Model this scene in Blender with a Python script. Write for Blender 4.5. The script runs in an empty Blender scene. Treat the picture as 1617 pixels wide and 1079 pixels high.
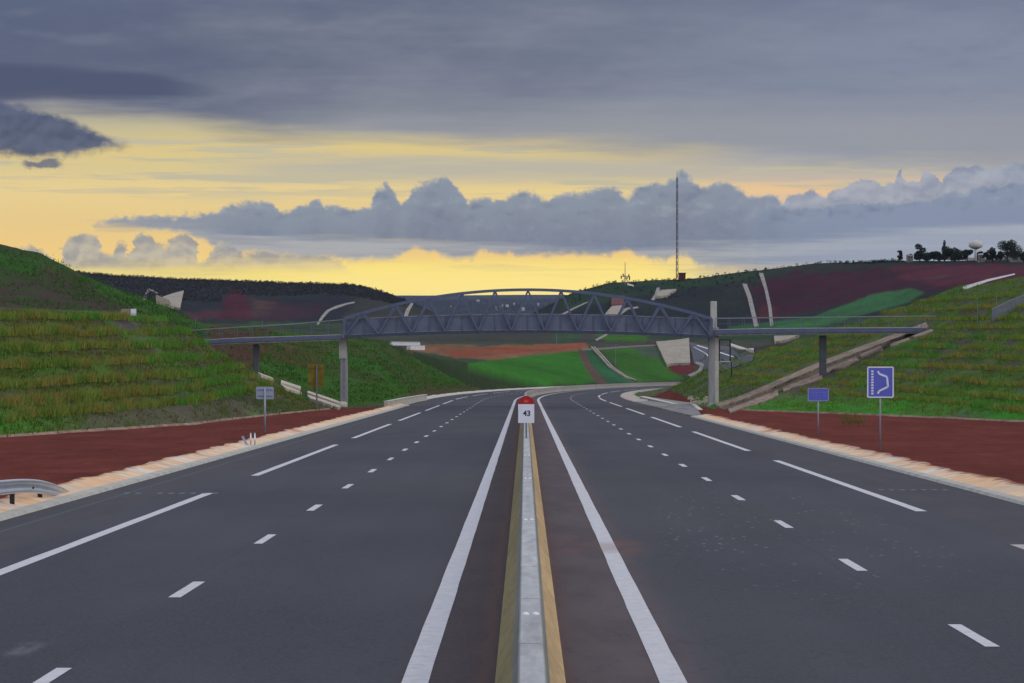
import bpy, math, random
import numpy as np
from mathutils import Vector, Matrix
random.seed(7); RNG = np.random.default_rng(11)
SC = bpy.context.scene; COL = SC.collection
F, CX, HY, HC, SL = 4980.0, 829.0, 465.0, 2.95, 0.0249   # focal length in photo pixels, horizon, eye height, road gradient

# ------------------------------------------------------------------ helpers
def s2l(c):
    return tuple((x/255/12.92 if x/255 <= .04045 else ((x/255+.055)/1.055)**2.4) for x in c)
def tag(o, label=None, cat=None, group=None, kind=None):
    if label: o['label'] = label
    if cat: o['category'] = cat
    if group: o['group'] = group
    if kind: o['kind'] = kind
    return o
def link(name, me, mat=None, parent=None):
    o = bpy.data.objects.new(name, me); COL.objects.link(o)
    if mat: me.materials.append(mat)
    if parent: o.parent = parent
    return o
def empty(name, loc=(0,0,0), rz=0):
    o = bpy.data.objects.new(name, None); COL.objects.link(o)
    o.location = loc; o.rotation_euler = (0,0,rz); o.empty_display_size = .2
    return o
class MB:
    def __init__(s): s.v=[]; s.f=[]
    def add(s, vs, fs):
        n=len(s.v); s.v += [tuple(v) for v in vs]; s.f += [tuple(i+n for i in f) for f in fs]; return s
    def box(s, a, b):
        (x0,y0,z0),(x1,y1,z1)=a,b
        return s.add([(x0,y0,z0),(x1,y0,z0),(x1,y1,z0),(x0,y1,z0),(x0,y0,z1),(x1,y0,z1),(x1,y1,z1),(x0,y1,z1)],
            [(0,3,2,1),(4,5,6,7),(0,1,5,4),(1,2,6,5),(2,3,7,6),(3,0,4,7)])
    def bar(s, p, q, w, h=None, up=(0,0,1)):
        p,q=Vector(p),Vector(q); h=h or w; d=(q-p).normalized(); u=Vector(up)
        if abs(d.dot(u))>.98: u=Vector((0,1,0))
        r=d.cross(u).normalized(); u=r.cross(d)
        c=[r*(-w/2)+u*(-h/2), r*(w/2)+u*(-h/2), r*(w/2)+u*(h/2), r*(-w/2)+u*(h/2)]
        return s.add([p+k for k in c]+[q+k for k in c],[(0,1,2,3),(7,6,5,4),(0,4,5,1),(1,5,6,2),(2,6,7,3),(3,7,4,0)])
    def tube(s, pts, r, n=8, cap=True):
        pts=[Vector(p) for p in pts]; rs=r if isinstance(r,(list,tuple)) else [r]*len(pts); base=len(s.v)
        for i,p in enumerate(pts):
            d=(pts[min(i+1,len(pts)-1)]-pts[max(i-1,0)]).normalized()
            u=Vector((0,0,1)) if abs(d.z)<.9 else Vector((0,1,0))
            a=d.cross(u).normalized(); b=d.cross(a)
            for k in range(n):
                t=2*math.pi*k/n; s.v.append(tuple(p+a*math.cos(t)*rs[i]+b*math.sin(t)*rs[i]))
        for i in range(len(pts)-1):
            for k in range(n):
                a=base+i*n+k; b=base+i*n+(k+1)%n; s.f.append((a,b,b+n,a+n))
        if cap:
            s.f.append(tuple(base+k for k in range(n))[::-1]); s.f.append(tuple(base+(len(pts)-1)*n+k for k in range(n)))
        return s
    def build(s, name, mat, parent=None, smooth=False):
        me=bpy.data.meshes.new(name); me.from_pydata(s.v,[],s.f); me.update()
        if smooth: me.polygons.foreach_set('use_smooth',[True]*len(me.polygons))
        return link(name,me,mat,parent)
def bevel(o, w=.02, seg=2):
    m=o.modifiers.new('bevel','BEVEL'); m.width=w; m.segments=seg; m.limit_method='ANGLE'; return o

def _h(i,j,seed):
    n=(i.astype(np.int64)*374761393+j.astype(np.int64)*668265263+seed*974711)&0x7fffffff
    n=((n^(n>>13))*1274126177)&0x7fffffff
    return ((n^(n>>16))&0xffff)/65535.0
def vn(x,y,seed=0):
    x=np.asarray(x,float); y=np.asarray(y,float)
    i=np.floor(x); j=np.floor(y); u=x-i; v=y-j; u=u*u*(3-2*u); v=v*v*(3-2*v)
    i=i.astype(np.int64); j=j.astype(np.int64)
    return (_h(i,j,seed)*(1-u)+_h(i+1,j,seed)*u)*(1-v)+(_h(i,j+1,seed)*(1-u)+_h(i+1,j+1,seed)*u)*v
def fbm(x,y,seed=0,o=4):
    r=0;a=.5
    for k in range(o): r=r+a*vn(x*2**k,y*2**k,seed+k); a*=.5
    return r/(1-.5**o)

# ------------------------------------------------------------------ materials
def newmat(name):
    m=bpy.data.materials.new(name); m.use_nodes=True; nt=m.node_tree
    return m, nt, nt.nodes['Principled BSDF']
def mat(name, col, rough=.7, metal=0, var=.25, scale=3, bump=.1, bscale=30, col2=None, spec=.3, coord='Object', stretch=(1,1,1)):
    m,nt,p=newmat(name); N=nt.nodes; L=nt.links
    tc=N.new('ShaderNodeTexCoord'); mp=N.new('ShaderNodeMapping'); L.new(tc.outputs[coord],mp.inputs[0]); mp.inputs['Scale'].default_value=stretch
    n=N.new('ShaderNodeTexNoise'); n.inputs['Scale'].default_value=scale; n.inputs['Detail'].default_value=6; n.inputs['Roughness'].default_value=.65
    L.new(mp.outputs[0],n.inputs[0])
    r=N.new('ShaderNodeMapRange'); r.inputs[1].default_value=.35; r.inputs[2].default_value=.65; L.new(n.outputs[0],r.inputs[0])
    mx=N.new('ShaderNodeMix'); mx.data_type='RGBA'; L.new(r.outputs[0],mx.inputs[0])
    c2=col2 or tuple(c*(1-var) for c in col)
    mx.inputs[6].default_value=(*c2,1); mx.inputs[7].default_value=(*col,1)
    L.new(mx.outputs[2],p.inputs['Base Color']); p.inputs['Roughness'].default_value=rough; p.inputs['Metallic'].default_value=metal
    p.inputs['Specular IOR Level'].default_value=spec
    if bump:
        n2=N.new('ShaderNodeTexNoise'); n2.inputs['Scale'].default_value=bscale; n2.inputs['Detail'].default_value=4; L.new(mp.outputs[0],n2.inputs[0])
        b=N.new('ShaderNodeBump'); b.inputs['Strength'].default_value=bump; b.inputs['Distance'].default_value=.03; L.new(n2.outputs[0],b.inputs['Height']); L.new(b.outputs[0],p.inputs['Normal'])
    return m
M={}
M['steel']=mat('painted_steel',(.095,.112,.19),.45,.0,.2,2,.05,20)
M['steel_light']=mat('pale_steel',(.20,.21,.25),.5,0,.25,2,.05,20)
M['panel']=mat('parapet_mesh_panel',(.125,.142,.215),.6,0,.3,.7,.05,20)
M['conc']=mat('pier_concrete',(.30,.30,.31),.85,0,.35,.9,.2,9,stretch=(2,2,.35))
M['conc_dark']=mat('side_pier_concrete',(.09,.095,.115),.85,0,.35,1,.2,9)
M['conc_pale']=mat('pale_concrete',(.52,.48,.43),.9,0,.3,1.2,.3,14)
M['stone']=mat('revetment_stone',(.48,.42,.34),.95,0,.35,.5,.5,2.5,col2=(.30,.26,.21))
M['chute']=mat('chute_stone',(.31,.235,.18),.95,0,.4,2.2,1.0,4,col2=(.13,.095,.075))
M['galv']=mat('galvanised_steel',(.62,.64,.70),.34,.8,.2,6,.05,30)
M['galv_dark']=mat('galvanised_post',(.20,.19,.22),.5,.5,.3,6,.05,30)
M['post_grey']=mat('sign_post_grey',(.30,.31,.38),.5,.2,.2,6,0)
M['blue']=mat('sign_blue',(.095,.115,.50),.45,0,.1,3,0)
M['sign_white']=mat('sign_white',(.66,.66,.74),.45,0,.06,3,0)
M['sign_red']=mat('sign_red',(.35,.012,.015),.45,0,.1,3,0)
M['sign_num']=mat('sign_number_blue',(.01,.025,.08),.5,0,.1,3,0)
M['sign_orange']=mat('sign_orange_letters',(.75,.18,.08),.5,0,.1,3,0)
M['sign_back']=mat('sign_back_grey',(.30,.34,.46),.5,.3,.15,3,0)
M['yellow']=mat('sign_olive_yellow',(.20,.15,.016),.8,0,.45,2,0)
M['black']=mat('dark_steel',(.015,.017,.025),.6,0,.2,3,0)
M['white']=mat('white_paint',(.62,.62,.64),.6,0,.15,3,.05)
M['darkred']=mat('dark_red_wall',(.10,.018,.015),.8,0,.25,1,.1)
M['trunk']=mat('tree_bark',(.05,.04,.032),.9,0,.3,5,.3)

def attrmat(name, rough=.9, nz=(.7,1.35), scale=.8, fine=9, bump=.35, bdist=.15, spec=.03, trans=0):
    m,nt,p=newmat(name); N=nt.nodes; L=nt.links
    a=N.new('ShaderNodeAttribute'); a.attribute_name='Col'
    tc=N.new('ShaderNodeTexCoord')
    def noise(sc,det=6):
        n=N.new('ShaderNodeTexNoise'); n.inputs['Scale'].default_value=sc; n.inputs['Detail'].default_value=det; n.inputs['Roughness'].default_value=.7; L.new(tc.outputs['Object'],n.inputs[0]); return n
    n1=noise(scale); n2=noise(fine)
    ad=N.new('ShaderNodeMath'); ad.operation='ADD'; L.new(n1.outputs[0],ad.inputs[0]); L.new(n2.outputs[0],ad.inputs[1])
    r=N.new('ShaderNodeMapRange'); r.inputs[1].default_value=.7; r.inputs[2].default_value=1.3; r.inputs[3].default_value=nz[0]; r.inputs[4].default_value=nz[1]; L.new(ad.outputs[0],r.inputs[0])
    mx=N.new('ShaderNodeVectorMath'); mx.operation='SCALE'; L.new(a.outputs['Color'],mx.inputs[0]); L.new(r.outputs[0],mx.inputs['Scale'])
    L.new(mx.outputs[0],p.inputs['Base Color']); p.inputs['Roughness'].default_value=rough; p.inputs['Specular IOR Level'].default_value=spec
    if bump:
        b=N.new('ShaderNodeBump'); b.inputs['Strength'].default_value=bump; b.inputs['Distance'].default_value=bdist; L.new(n2.outputs[0],b.inputs['Height']); L.new(b.outputs[0],p.inputs['Normal'])
    return m
M['ground']=attrmat('ground_cover',scale=.35,fine=3.2,bump=.5,bdist=.12)
M['grass']=attrmat('grass_blades',nz=(.75,1.25),scale=.5,fine=4,bump=0)
M['leaf']=attrmat('tree_leaves',nz=(.6,1.4),scale=.4,fine=2,bump=0)
def setcol(o, cols):
    me=o.data; at=me.color_attributes.new('Col','FLOAT_COLOR','POINT')
    a=np.ones((len(me.vertices),4),np.float32); a[:,:3]=cols; at.data.foreach_set('color',a.ravel())

# ------------------------------------------------------------------ terrain
PY=lambda Y: HY+(HC+SL*Y)*F/Y          # photo row of the road plane at distance Y
def line(pts, plane_lift=0.0):
    px=[p[0] for p in pts]; Y=[p[1] for p in pts]
    Z=[(-SL*p[1]+plane_lift) if (len(p)<3 or p[2] is None) else HC-(p[2]-HY)*p[1]/F for p in pts]
    return np.array(px,float),np.array(Y,float),np.array(Z,float)
LN=[
 line([(-3000,5),(4700,5)],-.12),
 line([(-3000,39),(-600,105),(0,143),(150,158),(300,177),(420,215),(541,262),(600,275),(1000,340),(1060,335),(1100,288),(1126,262),(1200,240),(1400,213),(1617,186),(2200,120),(4700,40)],.02),
 line([(-3000,60,340),(-600,140,452),(0,188,490),(150,205,494),(250,225,503),(285,236,520),(320,245,540),(400,258,588),(480,266,633),(541,269),(600,285),(1000,350),(1035,390,626),(1060,400,613),(1100,390,592),(1180,370,556),(1300,340,530),(1410,310,488),(1520,290,452),(1617,270,437),(2200,200,330),(4700,90,200)]),
 line([(-3000,70,340),(-600,160,447),(0,205,487),(150,222,492),(250,240,505),(320,262,550),(400,276,604),(480,278),(541,280),(600,292),(660,341),(750,420),(845,520),(940,600),(1060,720),(1100,720),(1180,700,605),(1300,600,575),(1410,420,520),(1520,360,470),(1617,330,450),(2200,260,340),(4700,120,200)]),
 line([(-3000,200,200),(-600,300,320),(-150,325,368),(0,330,385),(60,335,400),(110,340,425),(160,345,445),(230,355,468),(270,365,490),(320,380,512),(400,400,516),(541,410,531),(600,420,538),(640,440,551),(680,460,559),(740,490,571),(800,540,583),(870,600,597),(940,680,604),(1060,800,607),(1100,800,603),(1180,800,600),(1300,700,580),(1410,480,530),(1520,420,480),(1617,400,460),(2200,330,350),(4700,200,230)]),
 line([(-3000,300,210),(-600,420,330),(0,450,400),(110,450,440),(230,460,490),(320,480,530),(400,500,530),(541,520,545),(640,560,560),(740,620,580),(800,660,592),(870,700,603),(940,740,608),(1060,850,607),(1100,850,600),(1180,850,590),(1300,760,575),(1410,560,535),(1520,520,490),(1617,520,470),(2200,450,360),(4700,300,240)]),
 line([(-3000,600,400),(-600,700,420),(0,750,450),(230,780,500),(320,800,521),(400,800,521),(541,850,535),(640,900,545),(760,920,547),(880,960,541),(940,980,541),(1040,1010,541),(1090,1020,540),(1130,1000,545),(1180,1000,550),(1300,950,545),(1410,800,520),(1520,750,480),(1617,750,460),(2200,700,380),(4700,600,300)]),
 line([(-3000,900,430),(0,900,470),(320,1000,513),(541,1150,526),(1190,1150,526),(1300,1050,530),(1410,900,515),(1520,850,475),(1617,850,456),(4700,700,400)]),
 line([(-3000,1000,425),(0,1000,460),(320,1150,512),(500,1150,513),(640,1200,508),(700,1300,506),(840,1300,506),(900,1250,512),(1000,1200,519),(1196,1150,518),(1300,1120,503),(1410,1050,499),(1460,1000,480),(1520,950,463),(1617,930,450),(4700,900,400)]),
 line([(-3000,1500,425),(100,1500,429),(180,1500,437),(300,1500,443),(400,1500,447),(480,1500,448),(560,1450,451),(600,1430,459),(620,1420,467),(650,1400,478),(690,1380,497),(720,1400,505),(820,1450,505),(850,1480,490),(880,1500,476),(905,1500,464),(935,1500,456),(965,1500,448),(1020,1480,445),(1075,1450,440),(1180,1420,427),(1280,1400,418),(1350,1380,415),(1420,1350,411),(1617,1300,409),(2200,1200,400),(4700,1200,380)]),
 line([(-3000,2000,450),(600,2000,475),(700,2000,504),(850,2000,504),(950,2000,475),(1100,2000,460),(4700,2000,430)]),
 line([(-3000,3500,492),(4700,3500,496)]),
 line([(-3000,7000,475),(4700,7000,475)]),
  line([(-3000,9600,466.2),(4700,9600,466.2)]),
]
NS=[60,60,8,60,6,40,10,12,56,5,6,16,8]
def road_c(s):                          # centre line and unit normal to the right at station s
    R,S0=2500.0,330.0
    if np.isscalar(s): 
        if s<=S0: return 0.0,s,1.0,0.0
        t=(s-S0)/R; return R*(1-math.cos(t)),S0+R*math.sin(t),math.cos(t),-math.sin(t)
def offset_of(X,Y):
    R,S0=2500.0,330.0
    d=np.hypot(X-R,Y-S0); return np.where(Y<=S0,X,R-d)
def surf(px,row):
    """terrain point for photo column px and row parameter (strip index + fraction)"""
    px=np.asarray(px,float); row=np.asarray(row,float)
    k=np.clip(np.floor(row).astype(int),0,len(LN)-2); t=row-k
    Ys=np.stack([np.interp(px,l[0],l[1]) for l in LN]); Zs=np.stack([np.interp(px,l[0],l[2]) for l in LN])
    if k.ndim==0: Y0,Y1,Z0,Z1=Ys[k],Ys[k+1],Zs[k],Zs[k+1]
    else:
        ix=np.arange(px.size); Y0,Y1,Z0,Z1=Ys[k,ix],Ys[k+1,ix],Zs[k,ix],Zs[k+1,ix]
    Y=Y0+(Y1-Y0)*t; Z=Z0+(Z1-Z0)*t; X=(px-CX)/F*Y
    amp=np.interp(row,[0,1,1.15,2,3,4,5,6,8,8.5,9,10,14],[.03,.03,.35,.35,.2,.8,.5,1.5,1.5,5,2.2,4,6])
    wl=np.interp(row,[0,1,4,6,9,12,14],[3,3,14,25,45,300,900])
    Z=Z+amp*(fbm(X/wl,Y/wl,3)-.5)
    amp2=np.interp(row,[0,1,1.1,2,2.5,4,6],[.03,.04,.5,.4,.1,.3,.2]); Z=Z+amp2*(fbm(X/1.6,Y/5,9,3)-.5)
    off=np.abs(offset_of(X,Y)); lim=-SL*Y-.10+np.maximum(0,off-12.6)*.9
    Z=np.where(Y<1000,np.minimum(Z,lim),Z)
    return X,Y,Z
def hit(px,py,lift=0.0):
    rows=np.linspace(0.3,len(LN)-1.01,1500)
    X,Y,Z=surf(np.full(rows.shape,float(px)),rows); q=HY+(HC-Z)*F/Y
    i=int(np.argmax(q<=py)) if (q<=py).any() else len(rows)-1
    if i>0:
        a=(q[i-1]-py)/max(1e-6,q[i-1]-q[i]); a=min(max(a,0),1)
        return Vector((X[i-1]+(X[i]-X[i-1])*a,Y[i-1]+(Y[i]-Y[i-1])*a,Z[i-1]+(Z[i]-Z[i-1])*a+lift))
    return Vector((X[i],Y[i],Z[i]+lift))
def P(px,py,Y): return Vector(((px-CX)/F*Y,Y,HC-(py-HY)/F*Y))
def ground_at(X,Y):
    px=CX+X/Y*F; rows=np.linspace(0,len(LN)-1.01,1500); _,YY,ZZ=surf(np.full(rows.shape,px),rows)
    return float(np.interp(Y,YY,ZZ))

RED=np.array((.110,.027,.020)); DKRED=np.array((.075,.018,.022)); OLIVE=np.array((.075,.068,.018)); GREEN=np.array((.032,.078,.012))
DGREEN=np.array((.022,.036,.014)); PURP=np.array((.058,.048,.050)); BROWN=np.array((.17,.085,.045)); FOREST=np.array((.016,.020,.017))
BRIGHT=np.array((.026,.115,.012)); DARKV=np.array((.05,.05,.052)); HAZED_PLAIN=np.array((.028,.034,.050)); WINE=np.array((.065,.014,.024))  # most of the plain's distance haze is put into its blue colour
def inpoly(x,y,poly):
    r=np.zeros(x.shape,bool); n=len(poly)
    for i in range(n):
        (x0,y0),(x1,y1)=poly[i],poly[(i+1)%n]
        if y0==y1: continue
        c=((y0>y)!=(y1>y))&(x<(x1-x0)*(y-y0)/(y1-y0)+x0); r^=c
    return r
ZONES=[ # strip range, polygon (photo columns/rows on that slope), colour, edge jitter
 (1,2,[(125,652),(200,640),(300,636),(420,624),(520,636),(545,648),(400,662),(150,684)],(.066,.060,.042),9),
 (1,2,[(1008,626),(1050,612),(1064,618),(1100,634),(1100,640),(1040,634)],RED*.7,1),
 (1,2,[(340,618),(420,632),(500,640),(420,640),(350,630)],(.040,.035,.032),5),
 (3,4,[(-400,445),(0,452),(60,440),(130,455),(200,470),(250,500),(120,492),(0,487),(-400,470)],(.045,.032,.028),9),
 (3,4,[(70,415),(110,425),(160,450),(150,462),(95,450),(60,430)],(.046,.034,.024),12),
 (3,4,[(130,432),(330,508),(470,516),(330,522),(240,500),(160,465)],(.030,.075,.014),3),
 (3,4,[(330,516),(440,520),(430,552),(400,585),(330,560)],(.060,.028,.022),7),
 (3,4,[(420,545),(510,545),(520,575),(470,580),(430,575)],(.060,.042,.020),10),
 (3,4,[(541,600),(700,610),(845,600),(845,613),(640,632),(541,638)],(.030,.085,.012),6),
 (3,4,[(640,612),(845,596),(880,610),(845,617),(640,635)],(.055,.045,.025),5),
 (4,7,[(640,553),(740,566),(800,572),(880,560),(930,552),(925,541),(760,547),(650,540)],BROWN,2),
 (4,7,[(690,552),(925,542),(928,549),(800,560),(720,566)],(.18,.055,.030),2),
 (4,7,[(730,575),(800,566),(918,553),(935,580),(955,602),(870,610),(760,590)],BRIGHT,1.5),
 (4,7,[(911,551),(922,551),(935,578),(960,606),(944,606),(925,585)],(.085,.055,.045),1),
 (4,7,[(922,553),(935,550),(1000,604),(962,606),(936,578)],(.022,.085,.035),1),
 (4,7,[(945,550),(1030,546),(1060,585),(1085,600),(1000,604)],(.030,.10,.014),1.5),
 (4,7,[(1000,548),(1045,548),(1052,570),(1010,562)],(.05,.07,.05),3),
 (4,7,[(1062,572),(1096,572),(1096,590),(1072,592),(1055,585)],(.085,.018,.020),1),
 (6,8,[(940,527),(1025,530),(1020,541),(960,541)],(.032,.105,.012),2),
 (6,8,[(640,527),(930,527),(940,541),(640,545)],(.040,.042,.035),2),
 (6,8,[(870,523),(925,523),(905,540),(870,540)],(.03,.06,.03),2),
 (8,9,[(100,420),(640,440),(690,500),(640,508),(300,508),(100,490)],(.024,.026,.028),3),
 (8,9,[(395,472),(430,478),(470,490),(470,500),(400,500)],(.095,.050,.035),6),
 (8,9,[(400,490),(470,474),(510,480),(500,503),(410,508)],(.045,.022,.027),6),
 (8,9,[(290,496),(345,486),(350,503),(300,506)],(.085,.030,.030),5),
 (8,9,[(345,505),(356,468),(370,456),(378,456),(390,474),(402,505)],(.075,.014,.020),3),
 (8,9,[(400,508),(640,512),(640,530),(330,530)],(.03,.075,.02),3),
 (8,9,[(560,470),(640,480),(690,500),(640,515),(540,515)],(.045,.045,.032),4),
 (8,9,[(1190,450),(1260,430),(1400,424),(1700,412),(1700,470),(1470,460),(1420,462),(1300,490),(1195,505)],WINE*.75,10),
 (8,9,[(1400,420),(1700,418),(1700,440),(1560,450),(1480,452),(1420,440)],(.085,.018,.024),4),
 (8,9,[(1455,441),(1500,433),(1510,435),(1470,444)],(.10,.045,.042),3),
 (8,9,[(1195,500),(1205,478),(1225,488),(1230,505)],(.08,.022,.02),3),
 (8,9,[(880,447),(1075,438),(1180,426),(1270,420),(1180,442),(1080,456),(1000,470),(880,490)],(.022,.045,.018),4),
 (6,9,[(1150,515),(1280,502),(1380,464),(1440,455),(1460,462),(1435,478),(1350,500),(1290,520),(1150,530)],(.035,.115,.035),1.5),
 (8,9,[(962,488),(967,472),(986,470),(982,490)],(.06,.01,.014),1),
]
def build_terrain():
    cols=np.concatenate([np.linspace(-3000,-200,30)[:-1],np.arange(-200,1800,2.6),np.linspace(1800,4700,30)])
    rows=np.concatenate([np.arange(n)/n+k for k,n in enumerate(NS)]+[[len(NS)-1e-9]])
    nr,nc=len(rows),len(cols)
    PXg=np.tile(cols,nr); RWg=np.repeat(rows,nc)
    X,Y,Z=surf(PXg,RWg); q=HY+(HC-Z)*F/Y
    k=np.floor(RWg).astype(int); n=X.size
    C=np.zeros((n,3))
    base=[RED,OLIVE,OLIVE,GREEN*.8,DGREEN,DARKV*.9,DARKV,DARKV,FOREST*1.25,DGREEN,HAZED_PLAIN,HAZED_PLAIN,HAZED_PLAIN]
    for i,b in enumerate(base): C[k==i]=b
    # soft mixture of grass kinds and bare soil on the planted banks
    m=(k==1)|(k==2); f1=fbm(X/2.2,Y/6,21); f2=fbm(X/1.1,Y/2.5,33); f3=fbm(X/7,Y/16,44)
    g=np.clip((f1-.42)*5,0,1)[:,None]; g=np.maximum(g,(X[:,None]>0)*.35); s=np.clip((f2-.46)*6,0,1)[:,None]*np.clip((f3-.30)*4,0,1)[:,None]
    c=np.array((.060,.066,.027))*(1-g)+np.array((.044,.092,.018))*g; c=c*(1-s)+PURP*s
    C[m]=c[m]
    low=m&(RWg<1.22)&(k==1); 
    lf=np.clip((1.2-RWg)*8,0,1)[:,None]*np.clip((fbm(X/9,Y/25,5)-.3)*4,0,1)[:,None]
    gl=np.array((.034,.14,.016)); ps=np.array((.10,.07,.062))
    side=np.where(X<0,1.0,.0)[:,None]; gl=np.where(X[:,None]>0,np.array((.030,.135,.014)),gl); tgt=gl*(1-side*np.clip((fbm(X/6,Y/18,77)-.40)*7,0,1)[:,None])+ps*side*np.clip((fbm(X/6,Y/18,77)-.40)*7,0,1)[:,None]
    C[low]=(C*(1-lf)+tgt*lf)[low]
    m=(k==3)&(PXg>330); g=np.clip((fbm(X/8,Y/14,61)-.40)*4,0,1)[:,None]; c=np.array((.040,.060,.016))*(1-g)+np.array((.026,.085,.012))*g; C[m]=c[m]
    m=(k==3)&(PXg<=330); g=np.clip((fbm(X/14,Y/20,62)-.40)*4,0,1)[:,None]; c=np.array((.030,.046,.016))*(1-g)+np.array((.024,.070,.012))*g; C[m]=c[m]
    m=(k==8); g=np.clip((fbm(X/60,Y/90,63)-.42)*5,0,1)[:,None]; c=FOREST*1.25*(1-g)+np.array((.024,.030,.020))*g; C[m]=c[m]
    m=(k==5)|(k==6)|(k==7); g=np.clip((fbm(X/50,Y/60,64)-.42)*5,0,1)[:,None]; c=np.array((.05,.045,.04))*(1-g)+np.array((.028,.05,.026))*g; C[m]=c[m]
    m=(k>=10); g=np.clip((fbm(X/260,Y/700,65)-.45)*6,0,1)[:,None]; c=HAZED_PLAIN*(1-g)+np.array((.036,.044,.055))*g; C[m]=c[m]
    # light toe edging and paler worked soil flecks on the red verge
    m=(k==1)&(RWg<1.001)&((PXg<540)|(PXg>1130)); C[m]=RED*.9
    m=(k==0)|m; C[m]=(C*(.66+.62*fbm(X/1.3,Y/7,81,5))[:,None])[m]
    jx=(fbm(PXg/14,q/9,91)-.5)*2; jy=(fbm(PXg/14+50,q/9,92)-.5)*2
    jz=fbm(PXg/22,q/7,95)
    for a,b,poly,col,j in ZONES:
        sel=(RWg>=a)&(RWg<b); idx=np.nonzero(sel)[0]
        w=np.zeros(len(idx))
        for u,v in ((0,0),(1,.3),(-1,-.3),(.4,-1),(-.4,1)):
            w+=inpoly(PXg[idx]+jx[idx]*j*2.0+u*(j*.9+1),q[idx]+jy[idx]*j+v*(j*.35+.4),poly)/5.
        w=w[:,None]*(1-.35*np.clip((jz[idx]-.45)*4,0,1)[:,None]*(j>1.6)); C[idx]=C[idx]*(1-w)+np.array(col)*w
    m=(k>=4)&(k<10); C[m]=(C*(.62+.76*fbm(X/26,Y/34,88,5))[:,None])[m]
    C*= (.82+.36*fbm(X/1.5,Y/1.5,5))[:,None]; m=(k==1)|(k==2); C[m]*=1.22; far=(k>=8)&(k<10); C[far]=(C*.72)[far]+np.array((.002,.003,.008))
    me=bpy.data.meshes.new('ground')
    idx=(np.arange(nr-1)[:,None]*nc+np.arange(nc-1)[None,:]).ravel()
    faces=np.stack([idx,idx+1,idx+1+nc,idx+nc],1)
    V=np.stack([X,Y,Z],1)
    # the ground under and behind the viewpoint, to both sides
    xs=np.linspace(-420,420,12); ys=np.linspace(-500,250,12); GX,GY=np.meshgrid(xs,ys)
    b=np.stack([GX.ravel(),GY.ravel(),-SL*GY.ravel()-.6],1); nb=len(V)
    i2=(np.arange(11)[:,None]*12+np.arange(11)[None,:]).ravel()+nb
    faces=np.vstack([faces,np.stack([i2,i2+1,i2+13,i2+12],1)]); V=np.vstack([V,b]); C=np.vstack([C,np.tile(OLIVE,(len(b),1))])
    me.vertices.add(len(V)); me.vertices.foreach_set('co',V.astype(np.float32).ravel())
    me.loops.add(faces.size); me.loops.foreach_set('vertex_index',faces.astype(np.int32).ravel())
    me.polygons.add(len(faces)); me.polygons.foreach_set('loop_start',(np.arange(len(faces))*4).astype(np.int32))
    me.polygons.foreach_set('use_smooth',np.ones(len(faces),bool))
    me.update(calc_edges=True); me.validate()
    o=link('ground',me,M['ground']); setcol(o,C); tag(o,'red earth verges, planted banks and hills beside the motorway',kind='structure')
    return o
build_terrain()

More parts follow.
